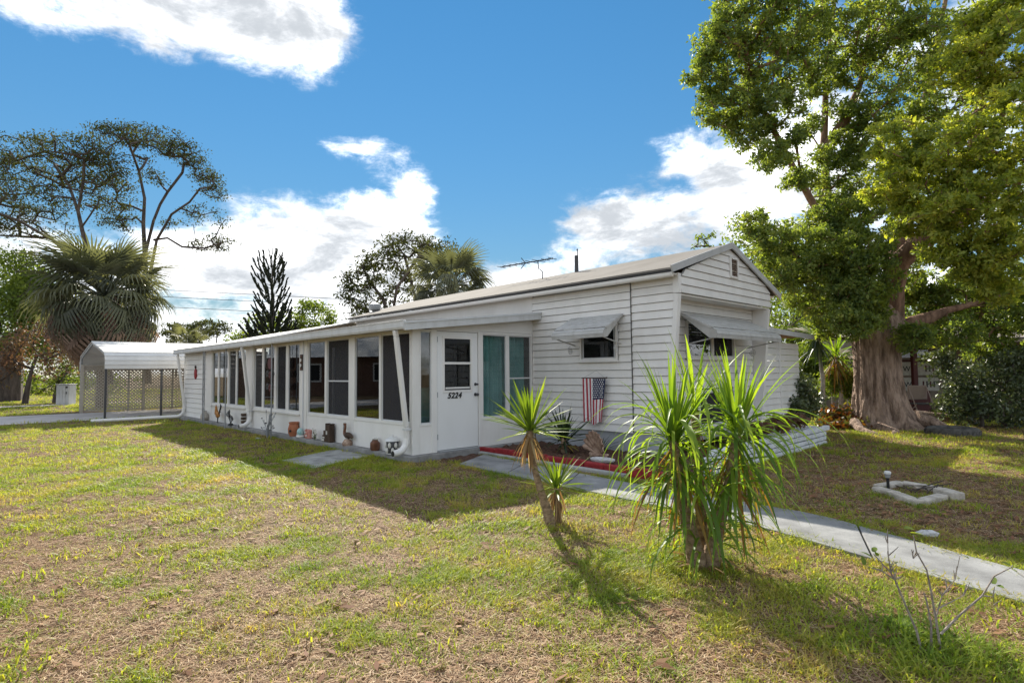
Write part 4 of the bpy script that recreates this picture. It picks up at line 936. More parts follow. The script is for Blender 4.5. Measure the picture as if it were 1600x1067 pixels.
# bare sapling in the right foreground
bb = gr(1462, 1018); SA = empty('bare_shrub', bb, 'almost leafless grey twiggy shrub in the right foreground lawn', 'shrub')
def rels(px, py, dy=0): p = at(px, py, bb[1]+dy)-bb; return (p[0], p[1], p[2])
tw = [[(1440, 1018), (1432, 985), (1415, 945), (1398, 905), (1392, 895), (1365, 865)], [(1392, 895), (1388, 868), (1387, 848)], [(1398, 905), (1378, 892), (1355, 885)],
      [(1470, 1018), (1462, 965), (1455, 925), (1448, 890), (1432, 862), (1427, 835)], [(1462, 965), (1472, 930), (1492, 905), (1500, 868)], [(1492, 905), (1490, 890)], [(1455, 1018), (1455, 975), (1447, 935), (1443, 925)],
      [(1470, 990), (1500, 960), (1535, 930), (1553, 900), (1578, 887)], [(1535, 930), (1552, 932), (1553, 945)], [(1480, 920), (1476, 900)], [(1466, 950), (1490, 938), (1505, 930)], [(1432, 862), (1427, 872)]]
for i, t in enumerate(tw):
    dy = r_.uniform(-.06, .06); mb = MB(); n_ = len(t); r0 = .0062 if t[0][1] > 985 else .0036
    mb.tube([rels(x_, y_, dy*j/n_) for j, (x_, y_) in enumerate(t)], [r0*(1-.6*j/(n_-1)) for j in range(n_)], 6); mb.build('twig', X['twig'], SA, True)
for k in range(26):   # short side twigs
    t = tw[r_.randrange(len(tw))]; i = r_.randrange(1, len(t)); x_, y_ = t[i]; q_ = (x_+r_.uniform(-16, 16), y_-r_.uniform(4, 22))
    mb = MB(); mb.tube([rels(x_, y_), rels((x_+q_[0])/2+r_.uniform(-2, 2), (y_+q_[1])/2), rels(*q_)], [.0032, .0026, .0016], 5); mb.build('twig', X['twig'], SA, True)
for x_, y_, s_ in ((1365, 862, .05), (1362, 870, .045), (1370, 868, .04), (1350, 882, .05), (1427, 826, .06), (1423, 832, .05), (1470, 900, .04), (1503, 868, .04), (1580, 884, .045), (1553, 912, .05), (1558, 914, .04), (1505, 918, .04), (1400, 880, .03)):
    me = strap(s_*1.15, s_*.6, rs.uniform(.1, .9), .5, X['camphor2'] if (x_, y_) in ((1427, 826), (1423, 832)) else X['midleaf'], 4, .2)
    link('leaf', me, SA, rels(x_, y_), (rs.uniform(-.4, .4), 0, rs.uniform(0, 6)))

# ------------------------------------------------------------------ trees
def tubes_np(name, A, B, ra, rb, mat, parent, n=5):
    A = np.array(A); B = np.array(B); ra = np.array(ra)[:, None, None]; rb = np.array(rb)[:, None, None]
    d = B-A; L = np.linalg.norm(d, axis=1, keepdims=True); d = d/np.maximum(L, 1e-6)
    up = np.tile(np.array([[0, 0, 1.0]]), (len(A), 1)); up[np.abs(d[:, 2]) > .9] = (1, 0, 0)
    s = np.cross(d, up); s /= np.linalg.norm(s, axis=1, keepdims=True); t = np.cross(s, d)
    ang = np.arange(n)*2*pi/n; ring = s[:, None, :]*np.cos(ang)[None, :, None]+t[:, None, :]*np.sin(ang)[None, :, None]
    va = A[:, None, :]+ring*ra; vb = B[:, None, :]+ring*rb
    v = np.concatenate([va, vb], 1).reshape(-1, 3); base = np.arange(len(A))[:, None, None]*(2*n)
    k = np.arange(n); q = np.stack([k, (k+1) % n, (k+1) % n+n, k+n], 1)[None]
    f = (base+q).reshape(-1, 4); me = npmesh(name, v, f, mat); me.polygons.foreach_set('use_smooth', np.ones(len(f), bool)); return setp(link(name, me, parent), kind='stuff')
def grow(trunks, targets, rng, seg=.6, rtip=.012, expo=.5, rmax=.5, wob=.12, rise=.15, name='branches', mat=None, parent=None, trunk_pen=.0):
    P_ = []; par = []
    for tr in trunks:
        prev = -1
        for i in range(len(tr)-1):
            a, b = np.array(tr[i]), np.array(tr[i+1]); m = max(1, int(np.linalg.norm(b-a)/seg))
            for k in range(m + (1 if i == len(tr)-2 else 0)):
                P_.append(a+(b-a)*k/m); par.append(prev if prev >= 0 or not P_[:-1] else (-1 if len(P_) == 1 else int(np.argmin([np.linalg.norm(p-P_[-1]) for p in P_[:-1]])))); prev = len(P_)-1
    tips = []
    arr = np.array(P_); order = np.argsort([np.min(np.linalg.norm(arr-t, axis=1)) for t in targets])
    P_ = list(arr); 
    for oi in order:
        t = np.array(targets[oi]); A_ = np.array(P_); dv = t-A_; dist = np.linalg.norm(dv, axis=1)
        cost = dist + np.where(dv[:, 2] < 0, -dv[:, 2]*.6, 0)
        i = int(np.argmin(cost)); a = A_[i]; d = dist[i]
        m = max(1, int(d/seg)); mid = (a+t)/2+np.array([rng.uniform(-1, 1), rng.uniform(-1, 1), rng.uniform(-.3, 1)])*d*wob + np.array([0, 0, -rise*d*.3])
        prev = i
        for k in range(1, m+1):
            s = k/m; p = a*(1-s)**2+mid*2*s*(1-s)+t*s*s; P_.append(p); par.append(prev); prev = len(P_)-1
        tips.append(prev)
    cnt = np.zeros(len(P_))
    for t in tips: cnt[t] += 1
    for i in range(len(P_)-1, -1, -1):
        if par[i] >= 0 and par[i] < i: cnt[par[i]] += cnt[i]
    rad = np.minimum(rtip*np.maximum(cnt, 1)**expo, rmax)
    A_, B_, ra, rb_ = [], [], [], []
    for i in range(len(P_)):
        if par[i] >= 0: A_.append(P_[par[i]]); B_.append(P_[i]); ra.append(min(rad[par[i]], rad[i]*1.35)); rb_.append(rad[i])
    return tubes_np(name, A_, B_, ra, rb_, mat, parent)
def leaves(name, cents, spread, per, size, rng, mat, parent, ratio=.45, flat_=0., droop=.3):
    """cents (n,3) tips, per leaves round each; diamond leaves with their own direction"""
    c = np.repeat(np.asarray(cents), per, axis=0); n = len(c)
    sp = np.asarray(spread, float)
    off = rng.normal(size=(n, 3))*.55; off = off/np.maximum(1, np.linalg.norm(off, axis=1, keepdims=True)/1.15)
    c = c+off*sp
    d = rng.normal(size=(n, 3))+off*1.0; d[:, 2] -= droop; d /= np.linalg.norm(d, axis=1, keepdims=True)
    nrm = rng.normal(size=(n, 3)); nrm[:, 2] += flat_; s = np.cross(d, nrm); s /= np.maximum(np.linalg.norm(s, axis=1, keepdims=True), 1e-5)
    L = (size*rng.uniform(.5, 1.45, size=(n, 1))); w = L*ratio*.5
    nn_ = np.cross(s, d)*L*.10
    v = np.stack([c-d*L*.5, c+s*w+nn_, c+d*L*.5, c-s*w+nn_], 1).reshape(-1, 3); f = np.arange(4*n).reshape(-1, 4)
    return setp(link(name, npmesh(name, v, f, mat), parent), kind='stuff')
def blob_points(blobs, rng, dens, shell=.55, thr=None):
    out = []
    for (c, r, k) in blobs:
        m = max(1, int(dens*k)); d = rng.normal(size=(m, 3)); d /= np.linalg.norm(d, axis=1, keepdims=True)
        rr = rng.uniform(shell**3, 1, size=(m, 1))**(1/3); out.append(np.asarray(c)+d*rr*np.asarray(r))
    return np.concatenate(out)

def vnoise(x, y, s, seed):
    g = np.random.default_rng(seed).uniform(size=(256, 256)); X_ = x/s+100; Y_ = y/s+100
    i = np.floor(X_).astype(int); j = np.floor(Y_).astype(int); fx = X_-i; fy = Y_-j; fx = fx*fx*(3-2*fx); fy = fy*fy*(3-2*fy)
    G = lambda a, b: g[a % 256, b % 256]
    return G(i, j)*(1-fx)*(1-fy)+G(i+1, j)*fx*(1-fy)+G(i, j+1)*(1-fx)*fy+G(i+1, j+1)*fx*fy
# the big camphor tree
R_ = np.random.default_rng(5)
tb = gr(1384, 668); TY0 = tb[1]
CT = empty('camphor_tree', tb, 'huge camphor tree with massive furrowed trunk and broad sunlit crown right of the house', 'tree')
def tr_(px, py, dy=0): return at(px, py, TY0+dy)-tb
# trunk with buttressed foot
rings = [(676, 1322, 1458), (668, 1328, 1444), (655, 1334, 1430), (640, 1337, 1420), (615, 1338, 1411), (585, 1338, 1405), (555, 1337, 1403), (525, 1334, 1405), (505, 1335, 1408), (485, 1345, 1405), (460, 1358, 1400)]
mb = MB(); NR = 230; levels = []
ringd = []
for i in range(len(rings)-1):
    for k in range(12):
        t = k/12; ringd.append(tuple(a+(b-a)*t for a, b in zip(rings[i], rings[i+1])))
ringd.append(rings[-1])
rb0 = np.random.default_rng(2); ph = rb0.uniform(0, 6.28, 6)
for y_, x0, x1 in ringd:
    a = tr_(x0, y_); b = tr_(x1, y_); c = (a+b)/2; r = abs(b[0]-a[0])/2*.96; zz = c[2]
    tt = np.arange(NR)*2*pi/NR; zc_ = np.full(NR, zz); wv = tt+.10*np.sin(zz*3+tt*2)
    rid = (1-np.abs(2*vnoise(np.cos(wv)*12+3, np.sin(wv)*12+zc_*1.9, 1.0, 91)-1))*.6+(1-np.abs(2*vnoise(np.cos(wv)*25+7, np.sin(wv)*25+zc_*4.5, 1.0, 92)-1))*.4
    for k in range(NR):
        t = 2*pi*k/NR; fl = max(0, 1-zz/1.1)
        lob = 1+fl*.10*sin(5*t+ph[0])+fl*.05*sin(9*t+ph[1])+.020*sin(11*t+ph[2]+zz*.6)+.012*sin(17*t+ph[3]-zz*.9)+.016*abs(sin(15*t+1.6*sin(zz*2.1+3*t)+ph[4]))+.016*abs(sin(24*t-1.3*sin(zz*2.9+5*t)+ph[5]))+.06*(rid[k]-.62)+rb0.uniform(-.005, .005)
        mb.v.append((c[0]+r*lob*cos(t), c[1]*0+r*.92*lob*sin(t), max(zz, -.12)))
for i in range(len(ringd)-1):
    for k in range(NR): k2 = (k+1) % NR; mb.f.append((i*NR+k, i*NR+k2, (i+1)*NR+k2, (i+1)*NR+k)); mb.m.append(0)
mb.build('trunk', X['barkc'], CT, True)
for pts, rr in (([tr_(1440, 655, -.5), tr_(1462, 662, -.7), tr_(1490, 672, -1.0)], [.16, .12, .04]), ([tr_(1430, 650, .2), tr_(1475, 652, .3), tr_(1530, 660, .4)], [.15, .10, .05]), ([tr_(1335, 660, -.4), tr_(1345, 672, -.9), tr_(1372, 682, -1.4)], [.12, .09, .04]), ([tr_(1372, 668, -.6), tr_(1400, 678, -1.1), tr_(1395, 684, -1.5)], [.14, .09, .03])):
    mb = MB(); mb.tube([(p[0], p[1], max(p[2], 0.0)) for p in pts], rr, 8); mb.build('root', X['barkc'], CT, True)
limbs = [([(1360, 500, 0), (1330, 440, .1), (1295, 360, .2), (1265, 309, .1), (1225, 235, -.2), (1180, 150, -.6), (1160, 60, -.9)], [.36, .27, .2, .17, .14, .10, .05]),
         ([(1350, 480, .2), (1320, 400, .5), (1292, 300, .9), (1287, 235, 1.0), (1290, 150, 1.2), (1300, 40, 1.3), (1310, -80, 1.4)], [.34, .25, .21, .19, .15, .11, .06]),
         ([(1287, 240, 1.0), (1320, 190, .8), (1345, 130, .5), (1360, 40, .3), (1380, -80, 0)], [.17, .15, .12, .09, .05]),
         ([(1385, 500, 0), (1390, 450, -.2), (1405, 410, -.5), (1435, 380, -.9), (1480, 330, -1.4), (1520, 240, -2.0), (1540, 120, -2.5)], [.40, .33, .28, .24, .2, .15, .08]),
         ([(1440, 376, -.9), (1500, 350, -.6), (1570, 290, -.3), (1660, 230, 0)], [.2, .16, .12, .06]),
         ([(1395, 530, -.1), (1430, 505, -.2), (1480, 485, -.3), (1540, 470, -.2), (1640, 440, 0)], [.26, .21, .17, .13, .07]),
         ([(1400, 420, 0), (1420, 300, .5), (1440, 180, .8), (1470, 40, 1.0), (1500, -120, 1.2)], [.26, .2, .16, .12, .06]),
         ([(1340, 450, .1), (1290, 420, -.2), (1240, 395, -.4), (1190, 385, -.5)], [.2, .13, .09, .04])]
trunks = []
for l, rr in limbs:
    pts = [tr_(*q) for q in l]; rr = [v_*(.95 if k_ < 2 else (.85 if l[0][0] == 1385 else .5)) for k_, v_ in enumerate(rr)]; mb = MB(); mb.tube(pts, rr, 10); mb.build('limb', X['barkl'], CT, True); trunks.append([np.array(p) for p in pts])
def blobs_px(lst, T):
    out = []
    for x_, y_, r, dy, k in lst:
        Y = T+dy; m = Y/F*r; out.append((at(x_, y_, Y), (m, m*.95, m*.8), k))
    return out
lefttop = [(1128, 62, 50, -.8, 1), (1108, 112, 40, -.6, .8), (1170, 35, 60, -.8, 1.2), (1150, 150, 48, -.5, .9), (1200, 105, 60, -.8, 1.2), (1235, 40, 60, -1, 1.2), (1175, 200, 42, -.3, .8), (1215, 165, 44, -1.0, .7), (1205, 245, 34, -1.0, .55), (1120, 170, 34, -.4, .45), (1290, 50, 60, -.2, 1), (1262, 100, 36, -.6, .5), (1335, 100, 45, .3, .7), (1180, -40, 80, -.8, 1), (1270, -50, 90, -.6, 1.2), (1240, 215, 20, -1, .2), (1140, 200, 20, 0, .2), (1262, 275, 20, .2, .2), (1310, 170, 18, .5, .12), (1300, 215, 16, .5, .1), (1330, 250, 24, .4, .4), (1285, 250, 26, .6, .35), (1290, 130, 34, .6, .5), (1335, 180, 30, .4, .4), (1262, 200, 22, .3, .25), (1240, 280, 24, -.2, .3)]
mid = [(1360, 40, 70, 0, 1.2), (1420, 80, 75, 0, 1.3), (1395, 165, 60, 0, 1), (1470, 45, 80, 0, 1.3), (1345, 215, 36, .3, .5), (1310, 300, 42, .6, .8), (1290, 345, 50, .2, 1), (1340, 345, 60, 0, 1.2), (1380, -60, 100, 0, 1.2), (1420, 220, 70, .6, 1), (1480, 160, 80, .5, 1.3), (1540, 90, 90, .5, 1.4), (1470, 280, 70, .8, 1), (1400, 300, 60, .5, 1)]
near = [(1510, 110, 60, -3.2, 1.1), (1570, 80, 70, -3.6, 1.2), (1400, 225, 48, -3.0, .9), (1440, 262, 60, -3.2, 1.1), (1500, 235, 72, -3.6, 1.3), (1570, 200, 80, -3.8, 1.4), (1392, 290, 40, -2.8, .8), (1460, 325, 62, -3.2, 1.2), (1530, 320, 75, -3.6, 1.4), (1490, 385, 50, -3.2, .9), (1535, 400, 44, -3.3, .8), (1590, 380, 60, -3.8, 1), (1420, 345, 34, -2.8, .5), (1520, 430, 24, -3.2, .3), (1610, 290, 80, -3.8, 1.2), (1585, 25, 55, -3.3, .9), (1525, 45, 50, -3.0, .7), (1600, 130, 50, -3.6, .8), (1570, 450, 40, -3.2, .6)]
lower = [(1250, 392, 55, -.6, 1.1), (1205, 372, 40, -.8, .6), (1215, 420, 50, -.6, .9), (1300, 400, 62, -.4, 1.3), (1345, 430, 58, -.9, 1.2), (1270, 450, 52, -.4, 1), (1315, 475, 50, -.9, 1), (1355, 495, 34, -1.1, .9), (1330, 505, 30, -1.3, .6), (1350, 455, 36, -1.2, .7), (1180, 352, 26, -.8, .3), (1450, 420, 60, .4, 1.1), (1500, 470, 65, .4, 1.2), (1560, 480, 65, 0, 1.2), (1590, 520, 50, .2, .8), (1450, 480, 44, .6, .8), (1430, 525, 30, -.9, .4), (1490, 520, 40, -.6, .6), (1540, 535, 40, .2, .6), (1600, 440, 70, .3, 1.2), (1340, 395, 50, -.6, 1), (1300, 505, 30, -.2, .5), (1410, 450, 34, .9, .6)]
outside = [(1720, 160, 150, -1, 2), (1740, 360, 120, -1, 1.6), (1560, -100, 150, -.5, 2), (1680, -60, 150, -1, 2), (1850, 200, 150, 0, 2), (1420, -160, 150, .5, 2), (1700, 480, 90, -.5, 1)]
Lb = [(b, k) for b, k in ((lefttop, 'camphor'), (mid, 'camphor'), (near, 'camphor2'), (lower, 'camphor'), (outside, 'camphor'))]
allt = []
crown_parts = []
for lst, mk in Lb:
    dens = 58 if lst is not outside else 16
    pts = blob_points(blobs_px(lst, TY0), R_, dens, .35)-tb; allt.append((pts, mk, lst))
grow(trunks, np.concatenate([p for p, _, l in allt]), random.Random(4), .5, .007, .40, .07, .14, .1, 'branches', X['barkl'], CT)
cA = np.concatenate([p for p, mk, l in allt if mk == 'camphor' and l is not outside]); cB = np.concatenate([p for p, mk, l in allt if mk == 'camphor2']); cO = allt[-1][0]
leaves('crown', cA, (.16, .16, .12), 58, .094, R_, X['camphor'], CT, .46)
leaves('crown', cB, (.13, .13, .09), 50, .088, R_, X['camphor2'], CT, .46)
leaves('crown', cO, (.6, .6, .5), 40, .16, R_, X['camphor'], CT, .5)

# spreading trees far left
def spreading(base_px, Y, trunk, blobs, dens, label, per=26, size=.22, mk='earleaf', bark='barkg', rtip=.022, spread=(.75, .75, .28), seed=1, name='spreading_tree', expo=.36, cat='tree', group=None, rmax=.10, flat_=.8):
    b = gr(*base_px) if base_px[1] > 600 else at(base_px[0], 600, Y); b = at(base_px[0], 586, Y); b[2] = 0
    T = empty(name, b, label, cat, group); rg = np.random.default_rng(seed)
    trunks = []
    for l, rr in trunk:
        pts = [at(x_, y_, Y+dy)-b for x_, y_, dy in l]
        mb = MB(); mb.tube(pts, [v_*.42 for v_ in rr], 9); mb.build('trunk' if l is trunk[0][0] else 'limb', X[bark], T, True); trunks.append([np.array(p) for p in pts])
    bl = []
    for x_, y_, rx, ry, dy, k in blobs: bl.append((at(x_, y_, Y+dy), (rx*Y/F*1.1, rx*Y/F*1.1, ry*Y/F*1.6), k))
    pts = blob_points(bl, rg, dens*1.5, .3)-b
    grow(trunks, pts, random.Random(seed), .9, rtip, expo, rmax, .16, .35, 'branches', X[bark], T)
    leaves('crown', pts, spread, per, size, rg, X[mk], T, .5, flat_)
    return T
spreading((160, 600), 40, [([(172, 600, 0), (160, 470, 0), (133, 380, 0), (122, 330, 0)], [.55, .45, .34, .28]), ([(122, 330, 0), (108, 290, 0), (85, 258, .5)], [.26, .18, .1]), ([(122, 330, 0), (130, 285, -.4), (132, 250, -.8)], [.24, .17, .1]), ([(150, 420, 0), (90, 380, -1), (30, 345, -2), (-40, 320, -3)], [.26, .2, .14, .08]), ([(155, 450, 0), (80, 372, 1.5), (0, 368, 2.5), (-60, 372, 3)], [.26, .2, .15, .08])],
          [(60, 245, 65, 14, 0, 1.3), (120, 232, 60, 12, -2, 1.3), (150, 255, 45, 14, 1, 1), (20, 262, 50, 16, 2, 1), (90, 268, 80, 16, 1, 1), (30, 300, 50, 12, -2, .7), (130, 290, 40, 10, 2, .6), (70, 310, 60, 12, 2, .6), (-40, 280, 60, 20, 0, 1), (20, 330, 40, 12, 1, .5), (165, 275, 30, 12, 0, .5), (170, 320, 26, 12, -2, .35), (40, 350, 60, 10, 0, .7), (-30, 350, 60, 14, 0, .8), (60, 335, 30, 8, 2, .3)], 30,
          'wide spreading tree with several forked dark limbs behind the shaggy palm, far left', seed=3, per=32, size=.17, spread=(.85, .85, .26))
spreading((228, 600), 43, [([(232, 600, 0), (228, 430, 0), (224, 350, 0), (226, 310, 0), (217, 268, 0)], [.5, .42, .32, .26, .18]), ([(226, 400, 0), (240, 345, 0), (250, 320, 0), (262, 300, 0), (285, 270, 0)], [.3, .24, .18, .14, .08]), ([(232, 440, 0), (245, 375, 0), (268, 335, -1), (296, 316, -1.5), (312, 295, -2)], [.3, .24, .19, .13, .07]), ([(240, 375, 0), (262, 372, 0), (285, 386, -.5), (320, 388, -1), (345, 380, -1)], [.22, .17, .14, .11, .06]), ([(224, 330, 0), (205, 322, 0), (185, 318, 0)], [.14, .1, .06])],
          [(180, 212, 34, 8, 0, 1), (215, 210, 45, 9, 1, 1.3), (250, 222, 45, 10, -1, 1.2), (280, 238, 30, 9, 0, .9), (300, 252, 16, 8, 0, .5), (240, 280, 18, 8, -2, .35), (325, 275, 22, 9, 0, .7), (335, 300, 18, 10, 0, .5), (320, 342, 34, 8, 0, .45), (345, 380, 22, 7, 0, .5), (312, 383, 16, 5, 0, .3), (190, 285, 24, 9, 1, .5), (200, 250, 40, 5, 2, .3), (180, 320, 26, 12, 0, .5), (175, 345, 22, 10, 0, .4), (205, 350, 30, 8, 0, .3), (268, 350, 12, 10, 0, .15), (310, 320, 10, 5, 0, .1)], 26,
          'tall open crowned tree with bare twisting limbs rising behind the shaggy palm', seed=8, per=30, size=.16, spread=(.7, .7, .22))
# tree behind the roof
spreading((600, 600), 38, [([(625, 600, 0), (600, 470, 0), (578, 440, 0), (565, 415, 0)], [.4, .3, .2, .12]), ([(625, 560, 0), (650, 470, .5), (640, 430, .5), (632, 400, .5)], [.35, .25, .18, .1]), ([(612, 500, 0), (620, 450, -1), (655, 400, -1)], [.24, .18, .1])],
          [(600, 402, 30, 14, 0, 1), (640, 382, 40, 10, 0, 1.2), (680, 390, 36, 12, 0, 1), (575, 415, 22, 12, 0, .7), (560, 440, 24, 12, 0, .8), (548, 458, 16, 12, 0, .5), (610, 440, 40, 14, 1, .7), (580, 470, 36, 14, 0, .7), (555, 485, 22, 10, 0, .5), (650, 420, 40, 16, 1, .7), (620, 470, 40, 20, 1, .7), (700, 410, 24, 16, 1, .6)], 26,
          'round open crowned dark tree rising behind the porch roof', seed=12, per=22, size=.20, spread=(.5, .5, .3), bark='barkg')
# leafy trees on the far left and behind the carport
def bushtree(base_px, Y, blobs, label, dens=26, per=40, size=.2, mk='midleaf', name='leafy_tree', seed=1, trunkr=.2, bark='barkg', spread=(.5, .5, .4), cat='tree', group=None, top=None, fork=True):
    b = at(base_px[0], 586, Y); b[2] = 0; T = empty(name, b, label, cat, group); rg = np.random.default_rng(seed)
    bl = [(at(x_, y_, Y+dy), (rx*Y/F, rx*Y/F, ry*Y/F), k) for x_, y_, rx, ry, dy, k in blobs]
    cz = np.mean([q[0] for q in bl], axis=0)-b; hz = cz[2]
    tp = [np.array([0, 0, -.1]), np.array([cz[0]*.25, cz[1]*.1, hz*.35]), np.array([cz[0]*.6, cz[1]*.4, hz*.7])]
    mb = MB(); mb.tube(tp, [trunkr*1.3, trunkr, trunkr*.6], 9); mb.build('trunk', X[bark], T, True)
    pts = blob_points(bl, rg, dens, .3)-b
    grow([tp], pts, random.Random(seed), .6, .012, .45, trunkr*.6, .14, .1, 'branches', X[bark], T)
    leaves('crown', pts, spread, per, size, rg, X[mk], T, .5, .3); return T
bushtree((5, 600), 34, [(10, 440, 60, 45, 0, 1.6), (40, 420, 40, 25, 0, .9), (60, 450, 35, 25, 0, .8), (20, 510, 60, 40, 0, 1.4), (-40, 470, 80, 60, 0, 1.4), (70, 500, 30, 20, 1, .7), (60, 480, 34, 26, .5, 1), (45, 535, 40, 26, 0, 1), (30, 470, 50, 40, 0, 1.2)], 'dense bright green tree at the far left edge behind the lawn', seed=2, trunkr=.75, per=70, spread=(.8, .8, .6))
bushtree((40, 600), 30, [(20, 540, 46, 26, 0, 1.1), (70, 530, 40, 30, 0, 1), (95, 560, 36, 26, -1, .8), (45, 570, 40, 20, 0, .6), (110, 535, 30, 22, 1, .7), (5, 580, 26, 20, 0, .4)], 'rusty brown leaved small tree below the bright green one', seed=4, mk='rust', trunkr=.12, per=34, size=.15)
bushtree((88, 628), 31, [(90, 570, 34, 20, 0, .9), (70, 590, 26, 14, 0, .5), (120, 575, 30, 20, 1, .6), (100, 600, 20, 12, 0, .3)], 'slim grey trunked young tree beside the grey utility box', seed=6, trunkr=.13, per=30, size=.14)
bushtree((55, 610), 45, [(60, 600, 50, 18, 0, 1), (100, 598, 50, 20, 2, 1), (20, 603, 40, 14, 0, .8), (150, 600, 60, 20, 0, 1), (130, 590, 40, 20, 0, .8)], 'low sunlit green thicket along the far side of the lawn', seed=9, mk='midleaf', trunkr=.12, per=40, size=.2, name='thicket', cat='shrub')
bushtree((440, 600), 47, [(410, 505, 26, 12, 0, .6), (450, 505, 40, 16, 0, 1), (490, 490, 32, 16, 0, 1), (470, 520, 50, 14, 0, 1), (505, 505, 20, 10, 0, .5), (480, 478, 20, 8, 0, .4)], 'bright green round tree behind the norfolk pine', seed=14, mk='midleaf', trunkr=.3, per=34, size=.24)
bushtree((385, 600), 44, [(390, 530, 30, 12, 0, 1), (365, 535, 20, 8, 0, .5), (380, 520, 14, 6, 0, .3)], 'small dark green bush topping the carport roof line', seed=15, trunkr=.15, per=30, size=.2)
for i, (x_, yt, Y, lab) in enumerate([(300, 520, 90, 'tiny distant slash pine, left one beyond the carport'), (312, 508, 85, 'tiny distant slash pine with the tallest straight trunk beyond the carport'), (338, 506, 95, 'tiny distant slash pine nearest the porch gutter end'), (275, 512, 80, 'tiny distant round tree beside the palm skirt')]):
    spreading((x_, 600), Y, [([(x_, 590, 0), (x_, 550, 0), (x_+1, yt+8, 0)], [.35, .28, .15])], [(x_, yt, 16, 4, 0, 1), (x_-8, yt+8, 12, 3, 0, .6), (x_+9, yt+10, 12, 3, 0, .6), (x_-2, yt+18, 10, 3, 0, .4)], 14, lab, per=16, size=.4, seed=30+i, spread=(.9, .9, .35), rtip=.03, name='distant_pine', group='distant trees beyond the carport')
# norfolk pine
nb = at(425, 586, 42); nb[2] = 0
NP = empty('norfolk_pine', nb, 'dark upright norfolk pine with upswept tiers of branches', 'tree'); q = random.Random(5)
top = at(425, 394, 42)-nb
mb = MB(); mb.tube([(0, 0, -.1), (0, 0, top[2]*.5), (top[0], 0, top[2])], [.20, .12, .02], 8); mb.build('trunk', X['barkg'], NP, True)
pm = 42/F; nbm = []
for v_ in range(6):
    mb = MB(); L = 1.0; pts = [(0, 0, 0), (.4, 0, .04), (.75, 0, .25), (1.0, 0, .56)]
    mb.tube(pts, [.01, .009, .008, .005], 4)
    for k in range(20):
        s = .38+.62*k/19; x0 = s; z0 = .04+(s-.4)*.6 if s < .75 else .25+(s-.75)*1.24
        for sg in (-1, 1):
            a = q.uniform(.2, .9); ln = q.uniform(.07, .12); d = Vector((.75, sg*a*.55, .5+q.uniform(-.25, .25))).normalized()*ln
            mb.tube([(x0, 0, z0), tuple(Vector((x0, 0, z0))+d)], [.034, .018], 4)
    nbm.append(mb.mesh('branch', X['needle']))
nt_ = 24
for t in range(nt_):
    f = t/(nt_-1); z = .28*top[2]+f*.70*top[2]; wpx = 30+ (16*(1-f) if f < .35 else 5) - (max(0, f-.86)*130)
    for k in range(9 if f < .45 else 5 if f < .95 else 3):
        a = k*(2*pi/9 if f < .45 else 2*pi/5)+t*.5+q.uniform(-.1, .1); sc = wpx*pm*q.uniform(.68, 1.12)
        link('branch', nbm[(t+k) % 6], NP, (top[0]*f, 0, z-sc*.25), (q.uniform(-.15, .15), -.12-.35*f+q.uniform(-.14, .14), a), sc)

# sabal palms
def frond_mesh(L=1.0, droop=1.0, seed=0, mat=None, segs=26):
    q = random.Random(seed); mb = MB(); mb.tube([(0, 0, 0), (.5*L, 0, .05*L), (.95*L, 0, -.04*L)], [.022, .018, .012], 5)
    for i in range(segs):
        a = radians(-118+236*i/(segs-1)); ln = L*(.92-.30*(abs(a)/2.06)**2)*q.uniform(.88, 1.05); o = Vector((.95*L-.10*L*abs(a)/2, 0, -.03*L))
        d = Vector((cos(a), sin(a), 0)); s = Vector((-sin(a), cos(a), 0)); w = .045*L
        pts = []
        for t in (0, .35, .7, 1.0):
            dz = -.10*L*t-droop*.5*L*max(0, t-.25)**1.4; p = o+d*ln*t*max(.3, 1-.42*droop*max(0, t-.3))+Vector((0, 0, dz+.10*L*abs(sin(a))*t)); ww = w*1.25*(.3+t*1.6 if t < .4 else (1-t)*1.45+.05)
            pts.append((p-s*ww*.5, p+Vector((0, 0, -.012)), p+s*ww*.5))
        vs = [p for r in pts for p in r]; mb.add(vs, [f for j in range(3) for f in ((j*3, j*3+3, j*3+4, j*3+1), (j*3+1, j*3+4, j*3+5, j*3+2))])
    return mb.mesh('frond', mat)
def sabal(base, z, scale, n, nd, label, seed, tilt=(1.25, -.95), trunkr=.22, dead_e=(-1.25, -.6), dscale=1.0):
    T = empty('sabal_palm', base, label, 'palm tree'); q = random.Random(seed)
    mb = MB(); mb.tube([(0, 0, -.1), (0, 0, z*.5), (0, 0, z)], [trunkr*1.1, trunkr, trunkr*.9], 12); mb.build('trunk', X['palmbark'], T, True)
    ms = [frond_mesh(1, dr, i, X['sabal']) for i, dr in enumerate((.7, 1.3, 1.9, 2.4))]; md = [frond_mesh(1, dr, i+9, X['sabaldead'], 18) for i, dr in enumerate((2.2, 2.8))]
    for k in range(n):
        e = tilt[0]+(tilt[1]-tilt[0])*((k+.5)/n)**.9; a = k*2.39996+q.uniform(-.2, .2)
        link('frond', ms[min(3, int(4*(k/n)))], T, (0.1*cos(a), .1*sin(a), z+q.uniform(-.1, .1)), (q.uniform(-.5, .5), -e, a), scale*q.uniform(.85, 1.1))
    for k in range(nd):
        e = q.uniform(*dead_e); a = q.uniform(0, 6.28); link('dead_frond', md[k % 2], T, (.12*cos(a), .12*sin(a), z-.25+q.uniform(-.3, .1)), (q.uniform(-.6, .6), -e, a), scale*q.uniform(.7, .95)*dscale)
    return T
p = at(163, 470, 25); sabal((p[0], p[1], 0), 4.95, 1.85, 104, 44, 'shaggy sabal palm with a broad skirt of hanging fronds behind the carport', 3, (1.25, -1.5), dead_e=(-1.45, -.5), dscale=1.25)
